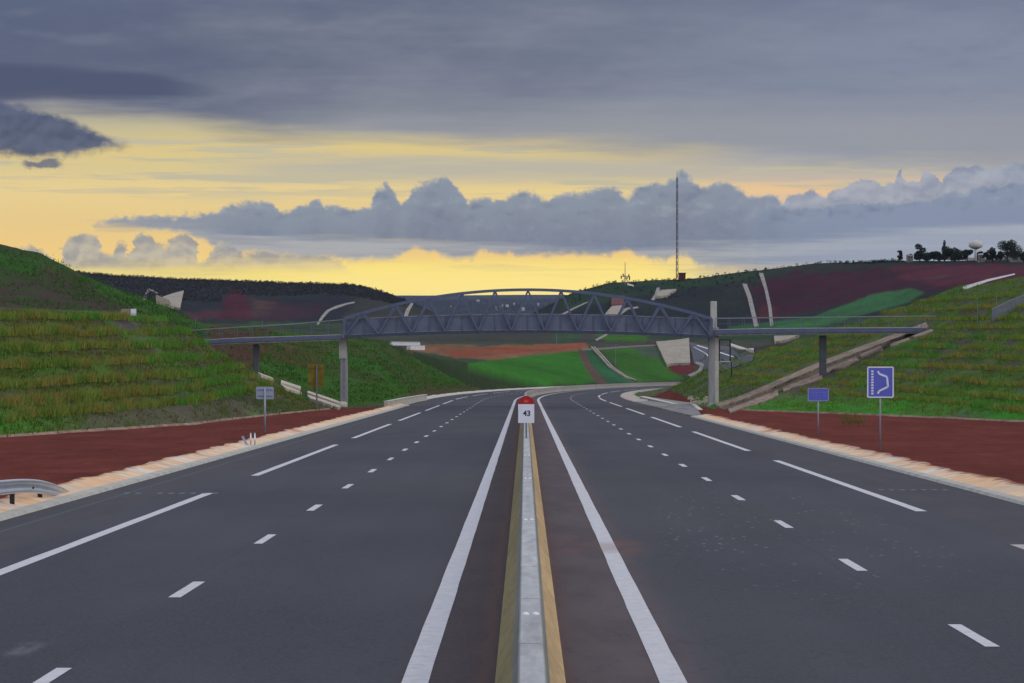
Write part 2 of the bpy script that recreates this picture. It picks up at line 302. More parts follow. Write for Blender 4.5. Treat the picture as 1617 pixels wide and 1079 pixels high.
# ------------------------------------------------------------------ road, markings, kerb strips, median barrier
def rp(s,off,z=0.0):
    cx,cy,nx,ny=road_c(s); return (cx+off*nx, cy+off*ny, -SL*(cy)+z)
STN=list(np.arange(-40,330,4.0))+list(np.arange(330,1010,6.0))
def ribbon(mb, s0, s1, o0, o1, z, step=6.0, wob=0.0):
    n=max(1,int(math.ceil((s1-s0)/step))); vs=[]
    for i in range(n+1):
        s=s0+(s1-s0)*i/n
        w0=(float(vn(s/2.3,o0*7.1,3))-.5)*wob; w1=(float(vn(s/2.1,o1*5.3+9,4))-.5)*wob
        vs+= [rp(s,o0+w0,z),rp(s,o1+w1,z)]
    mb.add(vs,[(2*i,2*i+1,2*i+3,2*i+2) for i in range(n)])
def asphalt():
    m,nt,p=newmat('asphalt'); N=nt.nodes; L=nt.links
    uv=N.new('ShaderNodeUVMap'); uv.uv_map='road'; sx=N.new('ShaderNodeSeparateXYZ'); L.new(uv.outputs[0],sx.inputs[0])
    tc=N.new('ShaderNodeTexCoord')
    def noise(sc,det,stretch=(1,1,1),rough=.6):
        mp=N.new('ShaderNodeMapping'); mp.inputs['Scale'].default_value=stretch; L.new(tc.outputs['Object'],mp.inputs[0])
        n=N.new('ShaderNodeTexNoise'); n.inputs['Scale'].default_value=sc; n.inputs['Detail'].default_value=det; n.inputs['Roughness'].default_value=rough; L.new(mp.outputs[0],n.inputs[0]); return n.outputs[0]
    def mr(x,a,b,c=0.,d=1.):
        r=N.new('ShaderNodeMapRange'); r.interpolation_type='SMOOTHSTEP'; L.new(x,r.inputs[0])
        for i,v in zip((1,2,3,4),(a,b,c,d)): r.inputs[i].default_value=v
        return r.outputs[0]
    def mth(op,a,b=None):
        n=N.new('ShaderNodeMath'); n.operation=op
        for i,v in ((0,a),(1,b)):
            if v is None: continue
            if isinstance(v,(int,float)): n.inputs[i].default_value=v
            else: L.new(v,n.inputs[i])
        return n.outputs[0]
    def mix(f,a,b):
        n=N.new('ShaderNodeMix'); n.data_type='RGBA'; 
        if isinstance(f,(int,float)): n.inputs[0].default_value=f
        else: L.new(f,n.inputs[0])
        for i,v in ((6,a),(7,b)):
            if isinstance(v,tuple): n.inputs[i].default_value=(*v,1)
            else: L.new(v,n.inputs[i])
        return n.outputs[2]
    big=noise(.12,4,(1.6,.35,1)); mid=noise(.9,6,(1.5,.3,1)); fine=noise(22,3)
    off=mth('ADD',sx.outputs[0],mth('MULTIPLY',mth('SUBTRACT',mid,.5),.35))
    pat=noise(.035,3,(1.2,.6,1))
    lane=mix(mr(big,.36,.64),(.033,.036,.049),(.050,.054,.071))
    lane=mix(mth('MULTIPLY',mr(pat,.42,.62),.45),lane,(.060,.060,.068))
    inner=mix(mr(mid,.35,.65),mix(mr(off,-.3,.3),(.046,.031,.037),(.072,.053,.062)),mix(mr(off,-.3,.3),(.056,.039,.045),(.100,.073,.082)))
    outer=mix(mr(mid,.35,.65),(.046,.044,.053),(.058,.054,.062))
    a=mth('ABSOLUTE',off)
    inL=mth('MULTIPLY',mr(off,-1.35,-1.0),1.0); inR=mth('SUBTRACT',1.0,mr(off,1.45,2.0))
    col=mix(mth('MULTIPLY',inL,inR),lane,inner)
    col=mix(mth('MULTIPLY',mr(a,8.3,8.9),.85),col,outer)
    # wheel tracks, a little polished
    for c in (2.5,4.0,5.9,7.5):
        w=mth('SUBTRACT',1.0,mr(mth('ABSOLUTE',mth('SUBTRACT',a,c)),.1,.55))
        col=mix(mth('MULTIPLY',w,.22),col,(.034,.037,.048))
    # dried mud drag across the inner shoulder and the line, rust coloured
    v=sx.outputs[1]
    mud=mth('MULTIPLY',mth('SUBTRACT',1.0,mr(mth('ABSOLUTE',mth('SUBTRACT',v,53.5)),.5,3.6)),mth('MULTIPLY',mr(off,.35,.9),mth('SUBTRACT',1.0,mr(off,1.6,2.3))))
    col=mix(mth('MULTIPLY',mud,mr(mid,.3,.6)),col,(.16,.07,.055))
    mud2=mth('MULTIPLY',mr(a,.30,.36),mth('SUBTRACT',1.0,mr(a,.40,.56)))
    col=mix(mth('MULTIPLY',mud2,.5),col,(.105,.05,.035))
    # longitudinal paving joint and faint green set-out line
    j=mth('SUBTRACT',1.0,mr(mth('ABSOLUTE',mth('SUBTRACT',sx.outputs[0],-9.75)),.02,.07)); col=mix(mth('MULTIPLY',j,.5),col,(.09,.14,.14))
    j=mth('SUBTRACT',1.0,mr(mth('ABSOLUTE',mth('SUBTRACT',a,4.75)),.015,.05)); col=mix(mth('MULTIPLY',j,.35),col,(.03,.032,.04))
    # pale scattered chippings on the right lane
    vo=N.new('ShaderNodeTexVoronoi'); vo.inputs['Scale'].default_value=3.0; L.new(tc.outputs['Object'],vo.inputs[0])
    sp=mth('SUBTRACT',1.0,mr(vo.outputs['Distance'],.07,.14))
    reg=mth('MULTIPLY',mth('MULTIPLY',mr(off,1.8,3.2),mth('SUBTRACT',1.0,mr(off,6.,8.))),mth('MULTIPLY',mr(v,36.,55.),mth('SUBTRACT',1.0,mr(v,70.,95.))))
    col=mix(mth('MULTIPLY',mth('MULTIPLY',sp,reg),mr(noise(.5,3),.42,.6)),col,(.45,.45,.47))
    col=mix(mr(fine,.38,.62,0.,.5),col,(.072,.073,.080))
    grit=noise(70,2); col=mix(mr(grit,.58,.72,0.,.35),col,(.12,.12,.125))
    ps=mth('MULTIPLY',mth('SUBTRACT',1.0,mr(mth('ABSOLUTE',mth('SUBTRACT',v,33.6)),.2,1.1)),mth('SUBTRACT',1.0,mr(mth('ABSOLUTE',mth('ADD',off,5.55)),.1,.45))); col=mix(mth('MULTIPLY',ps,mr(mid,.4,.65)),col,(.24,.24,.25))
    cr=mth('SUBTRACT',1.0,mr(mth('ABSOLUTE',mth('SUBTRACT',noise(.35,5,(1,.25,1)),.5)),.0,.006)); col=mix(mth('MULTIPLY',cr,.22),col,(.025,.026,.03))
    L.new(col,p.inputs['Base Color'])
    p.inputs['Roughness'].default_value=.92; p.inputs['Specular IOR Level'].default_value=.12
    b=N.new('ShaderNodeBump'); b.inputs['Strength'].default_value=.35; b.inputs['Distance'].default_value=.01; L.new(fine,b.inputs['Height']); L.new(b.outputs[0],p.inputs['Normal'])
    return m
def build_road():
    offs=[-10.85,-9,-7,-5,-3,-1,1,3,5,7,9,11.1]; vs=[]; uvs=[]
    for s in STN:
        for o in offs: vs.append(rp(s,o,0)); uvs.append((o,s))
    n=len(offs); fs=[(i*n+j,i*n+j+1,(i+1)*n+j+1,(i+1)*n+j) for i in range(len(STN)-1) for j in range(n-1)]
    mb=MB(); mb.add(vs,fs); o=mb.build('road',asphalt()); ul=o.data.uv_layers.new(name='road')
    a=np.array([uvs[l.vertex_index] for l in o.data.loops],np.float32); ul.data.foreach_set('uv',a.ravel())
    return tag(o,'dark blue grey motorway asphalt running away and bending right',kind='structure')
road=build_road()
def paint():
    m,nt,p=newmat('road_paint'); N=nt.nodes; L=nt.links
    tc=N.new('ShaderNodeTexCoord'); n=N.new('ShaderNodeTexNoise'); n.inputs['Scale'].default_value=6; n.inputs['Detail'].default_value=8; n.inputs['Roughness'].default_value=.75; L.new(tc.outputs['Object'],n.inputs[0])
    r=N.new('ShaderNodeValToRGB'); L.new(n.outputs[0],r.inputs[0]); e=r.color_ramp.elements
    e[0].position=.25; e[0].color=(.30,.29,.30,1); e[1].position=.55; e[1].color=(.47,.465,.50,1)
    sx=N.new('ShaderNodeSeparateXYZ'); L.new(tc.outputs['Object'],sx.inputs[0])
    def mr(x,a,b):
        q=N.new('ShaderNodeMapRange'); q.interpolation_type='SMOOTHSTEP'; L.new(x,q.inputs[0]); q.inputs[1].default_value=a; q.inputs[2].default_value=b; return q.outputs[0]
    d=N.new('ShaderNodeMath'); d.operation='SUBTRACT'; L.new(sx.outputs[1],d.inputs[0]); d.inputs[1].default_value=53.2
    ab=N.new('ShaderNodeMath'); ab.operation='ABSOLUTE'; L.new(d.outputs[0],ab.inputs[0])
    inv=N.new('ShaderNodeMath'); inv.operation='SUBTRACT'; inv.inputs[0].default_value=.6; L.new(mr(ab.outputs[0],.3,3.4),inv.inputs[1])
    mu=N.new('ShaderNodeMath'); mu.operation='MULTIPLY'; L.new(inv.outputs[0],mu.inputs[0]); L.new(mr(sx.outputs[0],.5,1.3),mu.inputs[1]); mu.use_clamp=True
    mx=N.new('ShaderNodeMix'); mx.data_type='RGBA'; L.new(mu.outputs[0],mx.inputs[0]); L.new(r.outputs[0],mx.inputs[6]); mx.inputs[7].default_value=(.26,.18,.17,1)
    L.new(mx.outputs[2],p.inputs['Base Color']); p.inputs['Roughness'].default_value=.6
    return m
PAINT=paint(); Z1=.005
m=MB(); ribbon(m,-40,1000,-1.18,-.92,Z1,1.5,.012); m.build('edge_line',PAINT,road)
m=MB(); ribbon(m,-40,1000,1.28,1.54,Z1,1.5,.012); m.build('edge_line',PAINT,road)
m=MB()
s=28.4-13*4
while s<900: ribbon(m,s-.1,s+3.0,-4.68,-4.52,Z1,1.5,.02); s+=13
m.build('lane_dash_line',PAINT,road)
m=MB(); s=35.5-13*4-.1
while s<900: ribbon(m,s-1.5,s+1.5,4.95,5.11,Z1,1.5,.02); s+=13
m.build('lane_dash_line',PAINT,road)
m=MB(); s=90.2-52*2
while s<900: ribbon(m,s,s+39,-7.86,-7.63,Z1,3,.02); s+=52
m.build('shoulder_dash_line',PAINT,road)
m=MB(); s=67.1-52*2
while s<900: ribbon(m,s,s+39,8.32,8.56,Z1,3,.02); s+=52
m.build('shoulder_dash_line',PAINT,road)
m=MB()
for k in range(9):
    o=-9.8+k*.27; 
    if k not in (2,): ribbon(m,76.8,77.3,o,o+.13,Z1,1)
for k in range(7): ribbon(m,79.2,79.6,8.9+k*.27,9.03+k*.27,Z1,1)
m.build('faint_cross_mark',mat('worn_paint',(.17,.18,.20),.8,0,.3,9,0),road)
# paint drip stain near the left lane dash
def verge_edge(px0,px1,lab):
    vs=[]; pxs=np.arange(px0,px1,4.)
    X0,Y0,Z0=surf(pxs,np.full(pxs.shape,.992)); X1,Y1,Z1_=surf(pxs,np.full(pxs.shape,1.004))
    for i in range(len(pxs)):
        w=.12+.22*float(vn(pxs[i]/9,3,5)); d=Vector((X1[i]-X0[i],Y1[i]-Y0[i],0)); sgn=-1 if pxs[i]<CX else 1
        vs+=[(X1[i]-sgn*w,Y1[i],Z1_[i]-.03),(X1[i]-sgn*w*.3,Y1[i],Z1_[i]+.09),(X1[i]+sgn*w,Y1[i],Z1_[i]+.07),(X1[i]+sgn*(w+.3),Y1[i],Z1_[i]-.1)]
    n=len(pxs); fs=[(4*i+j,4*i+j+1,4*i+5+j,4*i+4+j) for i in range(n-1) for j in range(3)]
    mb=MB(); mb.add(vs,fs); tag(mb.build('verge_edge',mat('dusty_verge_edge',(.27,.20,.14),.95,0,.5,.8,.3,6,col2=(.15,.075,.055))),lab,kind='structure')
verge_edge(-150,520,'thin pale earth edge where the left red verge meets the bank')
verge_edge(1150,1760,'thin pale earth edge where the right red verge meets the bank')
# concrete drainage strips beside both hard shoulders
def kerbmat():
    m,nt,p=newmat('stained_kerb_concrete'); N=nt.nodes; L=nt.links
    uv=N.new('ShaderNodeUVMap'); uv.uv_map='k'; sx=N.new('ShaderNodeSeparateXYZ'); L.new(uv.outputs[0],sx.inputs[0])
    def noise(vec,sc,det,st):
        mp=N.new('ShaderNodeMapping'); mp.inputs['Scale'].default_value=st; L.new(vec,mp.inputs[0])
        n=N.new('ShaderNodeTexNoise'); n.inputs['Scale'].default_value=sc; n.inputs['Detail'].default_value=det; L.new(mp.outputs[0],n.inputs[0]); return n.outputs[0]
    a=noise(uv.outputs[0],.16,5,(1,1,1)); b=noise(uv.outputs[0],1.1,5,(1.,1.,1))
    r=N.new('ShaderNodeValToRGB'); L.new(a,r.inputs[0]); e=r.color_ramp.elements
    e[0].position=.36; e[0].color=(.60,.55,.48,1); e[1].position=.47; e[1].color=(.68,.42,.24,1)
    k=e.new(.57); k.color=(.60,.48,.36,1); k=e.new(.66); k.color=(.50,.25,.15,1)
    r2=N.new('ShaderNodeMapRange'); L.new(sx.outputs[0],r2.inputs[0]); r2.inputs[1].default_value=.26; r2.inputs[2].default_value=.40
    mx=N.new('ShaderNodeMix'); mx.data_type='RGBA'; L.new(r2.outputs[0],mx.inputs[0]); mx.inputs[6].default_value=(.38,.375,.34,1); L.new(r.outputs[0],mx.inputs[7])
    # transverse joints between cast panels
    fr=N.new('ShaderNodeMath'); fr.operation='PINGPONG'; L.new(sx.outputs[1],fr.inputs[0]); fr.inputs[1].default_value=1.25
    j=N.new('ShaderNodeMapRange'); L.new(fr.outputs[0],j.inputs[0]); j.inputs[1].default_value=.02; j.inputs[2].default_value=.05; j.inputs[3].default_value=.55; j.inputs[4].default_value=1
    rb=N.new('ShaderNodeMapRange'); L.new(b,rb.inputs[0]); rb.inputs[1].default_value=.3; rb.inputs[2].default_value=.7; rb.inputs[3].default_value=.78; rb.inputs[4].default_value=1.12
    mu=N.new('ShaderNodeMath'); mu.operation='MULTIPLY'; L.new(j.outputs[0],mu.inputs[0]); L.new(rb.outputs[0],mu.inputs[1])
    sc=N.new('ShaderNodeVectorMath'); sc.operation='SCALE'; L.new(mx.outputs[2],sc.inputs[0]); L.new(mu.outputs[0],sc.inputs['Scale'])
    so=N.new('ShaderNodeMath'); so.operation='MULTIPLY_ADD'; L.new(b,so.inputs[0]); so.inputs[1].default_value=1.1; L.new(sx.outputs[0],so.inputs[2])
    sr=N.new('ShaderNodeMapRange'); L.new(so.outputs[0],sr.inputs[0]); sr.inputs[1].default_value=1.42; sr.inputs[2].default_value=1.66
    m3=N.new('ShaderNodeMix'); m3.data_type='RGBA'; L.new(sr.outputs[0],m3.inputs[0]); L.new(sc.outputs[0],m3.inputs[6]); m3.inputs[7].default_value=(.22,.085,.055,1)
    L.new(m3.outputs[2],p.inputs['Base Color']); p.inputs['Roughness'].default_value=.9; p.inputs['Specular IOR Level'].default_value=.15
    return m
KM=kerbmat()
def kerb(sign, o0, s0, s1, wid=1.55, label='', km=None):
    vs=[];uv=[]; prof=[(0,.0),(.05,.07),(.30,.09),(.36,.07),(wid*.6,.12),(wid-.2,.18),(wid,.20),(wid+.12,-.08)]
    ss=list(np.arange(s0,min(s1,340),.5))+list(np.arange(340,s1,4))
    for s in ss:
        w=float(fbm(s/4.0,o0,41,3)-.5)*.34+.05*math.sin(s*1.25)
        for i,(d,z) in enumerate(prof):
            z=z*min(1,(s-ss[0]+.01)/4); dd=d+(w*(d/wid)**2 if i>3 else 0); x,y,zz=rp(s,sign*(o0+dd),z-.0+(w*.12 if i>4 else 0)); vs.append((x,y,zz)); uv.append((d,s))
    n=len(prof); fs=[(i*n+j,i*n+j+1,(i+1)*n+j+1,(i+1)*n+j) for i in range(len(ss)-1) for j in range(n-1)]
    if sign<0: fs=[f[::-1] for f in fs]
    mb=MB(); mb.add(vs,fs); o=mb.build('kerb',km or KM,smooth=False); ul=o.data.uv_layers.new(name='k')
    ul.data.foreach_set('uv',np.array([uv[l.vertex_index] for l in o.data.loops],np.float32).ravel())
    return tag(o,label,kind='structure')
kerb(-1,10.42,-40,285,1.05,label='orange stained concrete drainage kerb along the left verge')
kerb(-1,10.85,345,980,1.1,label='pale far concrete kerb on the left of the bend',km=M['conc_pale'])
kerb(1,11.1,-40,212,1.15,label='pinkish concrete drainage kerb along the right verge')
kerb(1,11.1,322,980,1.7,label='broad pale kerb on the inside of the bend',km=mat('bend_kerb_concrete',(.42,.36,.31),.9,0,.3,.5,.2,5))

def barrier_mat():
    m,nt,p=newmat('barrier_concrete'); N=nt.nodes; L=nt.links
    a=N.new('ShaderNodeAttribute'); a.attribute_name='Col'; tc=N.new('ShaderNodeTexCoord')
    mp=N.new('ShaderNodeMapping'); mp.inputs['Scale'].default_value=(3,.35,3); L.new(tc.outputs['Object'],mp.inputs[0])
    n=N.new('ShaderNodeTexNoise'); n.inputs['Scale'].default_value=2; n.inputs['Detail'].default_value=8; n.inputs['Roughness'].default_value=.7; L.new(mp.outputs[0],n.inputs[0])
    r=N.new('ShaderNodeMapRange'); r.inputs[1].default_value=.3; r.inputs[2].default_value=.7; r.inputs[3].default_value=.68; r.inputs[4].default_value=1.15; L.new(n.outputs[0],r.inputs[0])
    sy=N.new('ShaderNodeSeparateXYZ'); L.new(tc.outputs['Object'],sy.inputs[0]); pp=N.new('ShaderNodeMath'); pp.operation='PINGPONG'; pp.inputs[1].default_value=2.5; L.new(sy.outputs[1],pp.inputs[0])
    jr=N.new('ShaderNodeMapRange'); L.new(pp.outputs[0],jr.inputs[0]); jr.inputs[1].default_value=.012; jr.inputs[2].default_value=.04; jr.inputs[3].default_value=.5; jr.inputs[4].default_value=1
    jm=N.new('ShaderNodeMath'); jm.operation='MULTIPLY'; L.new(r.outputs[0],jm.inputs[0]); L.new(jr.outputs[0],jm.inputs[1]); r=jm
    s=N.new('ShaderNodeVectorMath'); s.operation='SCALE'; L.new(a.outputs['Color'],s.inputs[0]); L.new(r.outputs[0],s.inputs['Scale'])
    L.new(s.outputs[0],p.inputs['Base Color']); p.inputs['Roughness'].default_value=.85; p.inputs['Specular IOR Level'].default_value=.2
    n2=N.new('ShaderNodeTexNoise'); n2.inputs['Scale'].default_value=40; L.new(tc.outputs['Object'],n2.inputs[0])
    b=N.new('ShaderNodeBump'); b.inputs['Strength'].default_value=.2; b.inputs['Distance'].default_value=.01; L.new(n2.outputs[0],b.inputs['Height']); L.new(b.outputs[0],p.inputs['Normal'])
    return m
def build_barrier():
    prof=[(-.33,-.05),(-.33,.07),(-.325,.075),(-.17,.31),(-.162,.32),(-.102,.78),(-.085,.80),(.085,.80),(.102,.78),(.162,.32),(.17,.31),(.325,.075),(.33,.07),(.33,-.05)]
    tanL_shaded=(.20,.165,.08); tanR_lit=(.42,.29,.15); dk=(.20,.205,.19); top=(.37,.375,.385)  # dust tan painted darker and greener on the shaded left, brighter on the lit right
    pc=[tanL_shaded,tanL_shaded,tanL_shaded,tanL_shaded,dk,dk,top,top,dk,dk,tanR_lit,tanR_lit,tanR_lit,tanR_lit]
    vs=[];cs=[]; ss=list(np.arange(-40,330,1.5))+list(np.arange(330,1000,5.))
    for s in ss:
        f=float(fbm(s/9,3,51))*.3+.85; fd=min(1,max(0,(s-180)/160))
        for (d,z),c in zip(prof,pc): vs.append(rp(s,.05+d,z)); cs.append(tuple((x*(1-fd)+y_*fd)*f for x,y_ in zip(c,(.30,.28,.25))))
    n=len(prof); fs=[(i*n+j,(i+1)*n+j,(i+1)*n+j+1,i*n+j+1) for i in range(len(ss)-1) for j in range(n-1)]
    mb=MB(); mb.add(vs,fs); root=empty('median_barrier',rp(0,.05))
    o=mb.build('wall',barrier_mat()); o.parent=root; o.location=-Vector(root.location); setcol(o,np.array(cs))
    tag(root,'long concrete median barrier with grey top and tan dusty flanks dividing the road','barrier')
    for s in (38.0-24,):
        pass
    for i,s in enumerate((28.0,46.,64,82)):
        for dx in (-.045,.045):
            b=MB(); x,y,z=rp(s+(-.0 if i else -.0),.05+dx,.80); b.tube([(x,y,z-.01),(x,y,z+.012),(x,y,z+.022)],[.034,.034,.012],8)
            r=b.build('reflector_stud',M['sign_white'],None,True); r.parent=root; r.location=-Vector(root.location)
build_barrier()

# ------------------------------------------------------------------ signs
def text_mesh(name,txt,size,matl,parent,loc,depth=.004,sx=1,bold=.0):
    cu=bpy.data.curves.new(name,'FONT'); cu.body=txt; cu.size=size; cu.extrude=depth; cu.offset=bold; cu.align_x='CENTER'; cu.align_y='CENTER'
    t=bpy.data.objects.new('tmp',cu); COL.objects.link(t); bpy.context.view_layer.update()
    me=bpy.data.meshes.new_from_object(t.evaluated_get(bpy.context.evaluated_depsgraph_get())); bpy.data.objects.remove(t)
    me.name=name
    for v in me.vertices: x,y,z=v.co; v.co=(x*sx,-z,y)
    me.materials.clear(); o=link(name,me,matl,parent); o.location=loc; return o
def rrect(w,h,r,n=5):
    pts=[]
    for cx,cz,a in ((w/2-r,h/2-r,0),(-w/2+r,h/2-r,90),(-w/2+r,-h/2+r,180),(w/2-r,-h/2+r,270)):
        for k in range(n+1): t=math.radians(a+90*k/n); pts.append((cx+r*math.cos(t),cz+r*math.sin(t)))
    return pts
def plate(pts,y0,y1):
    mb=MB(); n=len(pts); mb.add([(x,y0,z) for x,z in pts]+[(x,y1,z) for x,z in pts],[tuple(range(n))[::-1],tuple(range(n,2*n))]+[(i,(i+1)%n,(i+1)%n+n,i+n) for i in range(n)]); return mb
def frame_ring(w,h,r,t,y0,y1):
    a=rrect(w,h,r); b=rrect(w-2*t,h-2*t,max(.005,r-t)); n=len(a); mb=MB()
    mb.add([(x,y0,z) for x,z in a]+[(x,y0,z) for x,z in b]+[(x,y1,z) for x,z in a]+[(x,y1,z) for x,z in b],
      [f for i in range(n) for j in [(i+1)%n] for f in ((i,i+n,j+n,j),(i+2*n,j+2*n,j+3*n,i+3*n),(i,j,j+2*n,i+2*n),(i+n,i+3*n,j+3*n,j+n))]); return mb
def stroke(pts,w,y0,y1):
    mb=MB()
    for a,b in zip(pts[:-1],pts[1:]): mb.bar((a[0],(y0+y1)/2,a[1]),(b[0],(y0+y1)/2,b[1]),w,abs(y1-y0),up=(0,1,0))
    return mb
# kilometre marker on the barrier
Ys=104.0; bx,by,bz=rp(Ys,.05,.80)
t=empty('kilometre_marker',(bx,by,bz)); tag(t,'red topped white kilometre marker reading 43 on the median barrier','road sign')
sx=(831-CX)/F*Ys-bx; W_=.53
MB().box((-.028+sx,-.02,-.02),(.028+sx,.02,.62)).build('post',M['galv_dark'],t)
MB().box((-.07,-.05,.0),(.07,.05,.012)).build('base_plate',M['galv_dark'],t)
zb=(HC-(668-HY)/F*Ys)-bz; zt=(HC-(638.5-HY)/F*Ys)-bz
pw=MB(); pw.box((sx-W_/2,-.045,zb),(sx+W_/2,-.025,zt)); pw.build('number_panel',M['sign_white'],t)
pts=[(sx+W_/2*math.cos(a),zt+.002+.275*math.sin(a)) for a in np.linspace(0,math.pi,17)]
plate(pts,-.045,-.025).build('route_panel',M['sign_red'],t)
text_mesh('number_lettering','43',.25,M['sign_num'],t,(sx+.02,-.047,(zb+zt)/2+.0),bold=.006)
text_mesh('route_lettering','A1',.13,M['sign_orange'],t,(sx+.01,-.047,zt+.10),bold=.003)

# lay-by sign on the right verge
def post_sign(name,label,px,pbase,Y,w,h,ytop,pm,panelmat,back=False,rz=0,group=None,pw=.035):
    g=P(px,pbase,Y); t=empty(name,g,rz); tag(t,label,'road sign',group)
    zt=(HC-(ytop-HY)/F*Y)-g.z
    MB().tube([(0,0,-.3),(0,0,zt-.05)],pw,10).build('post',pm,t,True)
    f=1 if back else -1
    p=plate(rrect(w,h,.07),f*.052,f*.036); 
    for i,v in enumerate(p.v): p.v[i]=(v[0],v[1],v[2]+zt-h/2)
    o=p.build('panel',panelmat,t)
    for dz in (.25,.75): MB().box((-w*.42,min(f*.036,f*.008),zt-h*dz-.02),(w*.42,max(f*.036,f*.008),zt-h*dz+.02)).build('bracket',M['galv_dark'],t)
    return t,zt
t,zt=post_sign('layby_sign','tall blue sign with white lay-by outline on the right red verge',1390,708,123,1.04,1.22,579,M['post_grey'],M['blue'])
zc=zt-.61
fr=frame_ring(1.04,1.22,.07,.05,-.056,-.0525); fr.v=[(x,y,z+zc) for x,y,z in fr.v]; fr.build('border',M['sign_white'],t)
sc_=1.04/268.
sy=[((x-1016)*sc_,zc-(y-290)*sc_) for x,y in ((990,178),(1003,205),(1082,236),(1092,335),(1003,378),(990,405))]
stroke(sy,.075,-.056,-.0525).build('bay_outline',M['sign_white'],t)
m=MB()
for k in range(9):
    z0=zc+.46-k*.108; m.box(((935-1016)*sc_-.045,-.056,z0-.07),((935-1016)*sc_+.045,-.0525,z0))
m.build('dashed_lane_mark',M['sign_white'],t)
# small sign
t,zt=post_sign('distance_plate','small blue plate with faint white marks, second sign on the right verge',1292,683,150,1.0,.62,613,M['post_grey'],M['blue'])
fr=frame_ring(1.0,.62,.07,.035,-.056,-.0525); fr.v=[(x,y,z+zt-.31) for x,y,z in fr.v]; fr.build('border',mat('dull_border',(.30,.31,.5),.5),t)
FM=mat('faded_mark',(.20,.20,.55),.6,0,.2)
for x,w in ((-.30,.10),(-.13,.12),(.06,.10),(.23,.12)):
    for a_,b_,z_ in ((x,x+w,zt-.22),(x+.02,x+w-.03,zt-.36)): MB().box((a_,-.056,z_),(b_,-.0525,z_+.03)).build('faint_mark',FM,t)
# sign seen from behind on the left verge
t,zt=post_sign('plate_seen_from_behind','grey back of a small sign on the left red verge',418,682,157,.88,.62,611,M['post_grey'],M['sign_back'],back=True,pw=.05)
# yellow board near the footbridge pier
t=empty('yellow_board',P(500,643,250)); tag(t,'olive yellow board on a dark post left of the footbridge pier','road sign')
g=t.location; zt=(HC-(575-HY)/F*250)-g.z; zb=(HC-(612-HY)/F*250)-g.z
MB().box((-.06,-.05,-.3),(.06,.05,zt-.05)).build('post',M['galv_dark'],t)
plate([(x-.06,z+(zt+zb)/2) for x,z in rrect(1.25,zt-zb,.05)],.052,.08).build('panel',M['yellow'],t)
for f_ in (.18,.82): MB().box((-.62,.0,zb+(zt-zb)*f_-.03),(.5,.05,zb+(zt-zb)*f_+.03)).build('rail',mat('olive_rail',(.16,.10,.01),.7),t)
# leaning delineator and twin stub posts at the left kerb
g=Vector(rp(127,-11.2,.1))
t=empty('leaning_delineator',P(391,706,124)); tag(t,'white strip leaning left beside the kerb below the back-facing sign','marker post')
MB().bar((.0,0,0),(-.22,.0,.42),.09,.02,up=(0,1,0)).build('blade',M['sign_back'],t); MB().box((-.07,-.07,-.08),(.07,.07,.02)).build('foot',M['conc_pale'],t)
for px,lab in ((395.5,'thin grey stub post next to the leaning white strip'),(402,'rightmost thin grey stub post beside the left kerb')):
    t=empty('stub_post',P(px,704,125)); tag(t,lab,'marker post','stub posts at the left kerb')
    MB().tube([(0,0,-.1),(0,0,.50)],.028,8).build('post',M['galv'],t,True); MB().tube([(0,0,.505),(0,0,.525)],.034,8).build('cap',M['galv_dark'],t)

# left guardrail end
def guardrail():
    ctl=[(-140,760.5+3),(-40,761.5),(0,759),(30,756.5),(60,757.5),(85,764),(105,774),(120,784),(128,789)]   # top edge of the beam in the photo
    root=empty('guardrail',P(0,812,66)); tag(root,'galvanised guardrail end curving down into the left kerb','guardrail')
    prof=[(-.155,.0),(-.135,.045),(-.09,.05),(-.06,.012),(-.03,.0),(.03,.0),(.06,.012),(.09,.05),(.135,.045),(.155,.0)]
    path=[]
    for px in np.linspace(-140,127,46):
        py=np.interp(px,[c[0] for c in ctl],[c[1] for c in ctl]); 
        X=-10.95; Y=X*F/(px-CX); path.append(P(px,py,Y))
    # smooth
    for _ in range(4): path=[path[0]]+[(a+b*2+c)/4 for a,b,c in zip(path[:-2],path[1:-1],path[2:])]+[path[-1]]
    vs=[]; n=len(prof)
    for i,p in enumerate(path):
        k=1.0-.55*max(0,(i-36)/9)
        for z,d in prof: vs.append(p+Vector((d*k,0,-.155*k+z*k))-Vector(root.location))
        for z,d in prof: vs.append(p+Vector((d*k-.006,0,-.155*k+z*k))-Vector(root.location))
    fs=[]
    for i in range(len(path)-1):
        a=i*2*n; b=(i+1)*2*n
        for j in range(n-1): fs+=[(a+j,b+j,b+j+1,a+j+1),(a+n+j,a+n+j+1,b+n+j+1,b+n+j)]
        fs+=[(a,a+n,b+n,b),(a+n-1,b+n-1,b+2*n-1,a+2*n-1)]
    mb=MB(); mb.add(vs,fs); mb.build('beam',M['galv'],root,True)
    for px,top in ((-60,780),(18,779),(62,781)):
        Y=-11.05*F/(px-CX); p=P(px,top,Y)-Vector(root.location); z0=-SL*Y-.1-root.location.z
        MB().box((p.x-.05,p.y-.03,z0),(p.x+.05,p.y+.03,p.z+.12)).build('post',M['black'],root)
    px=48; Y=-10.9*F/(px-CX); p=P(px,771,Y)-Vector(root.location)
    MB().tube([(p.x+.03,p.y,p.z),(p.x+.065,p.y-.002,p.z)],.026,8).build('bolt',M['black'],root)
guardrail()

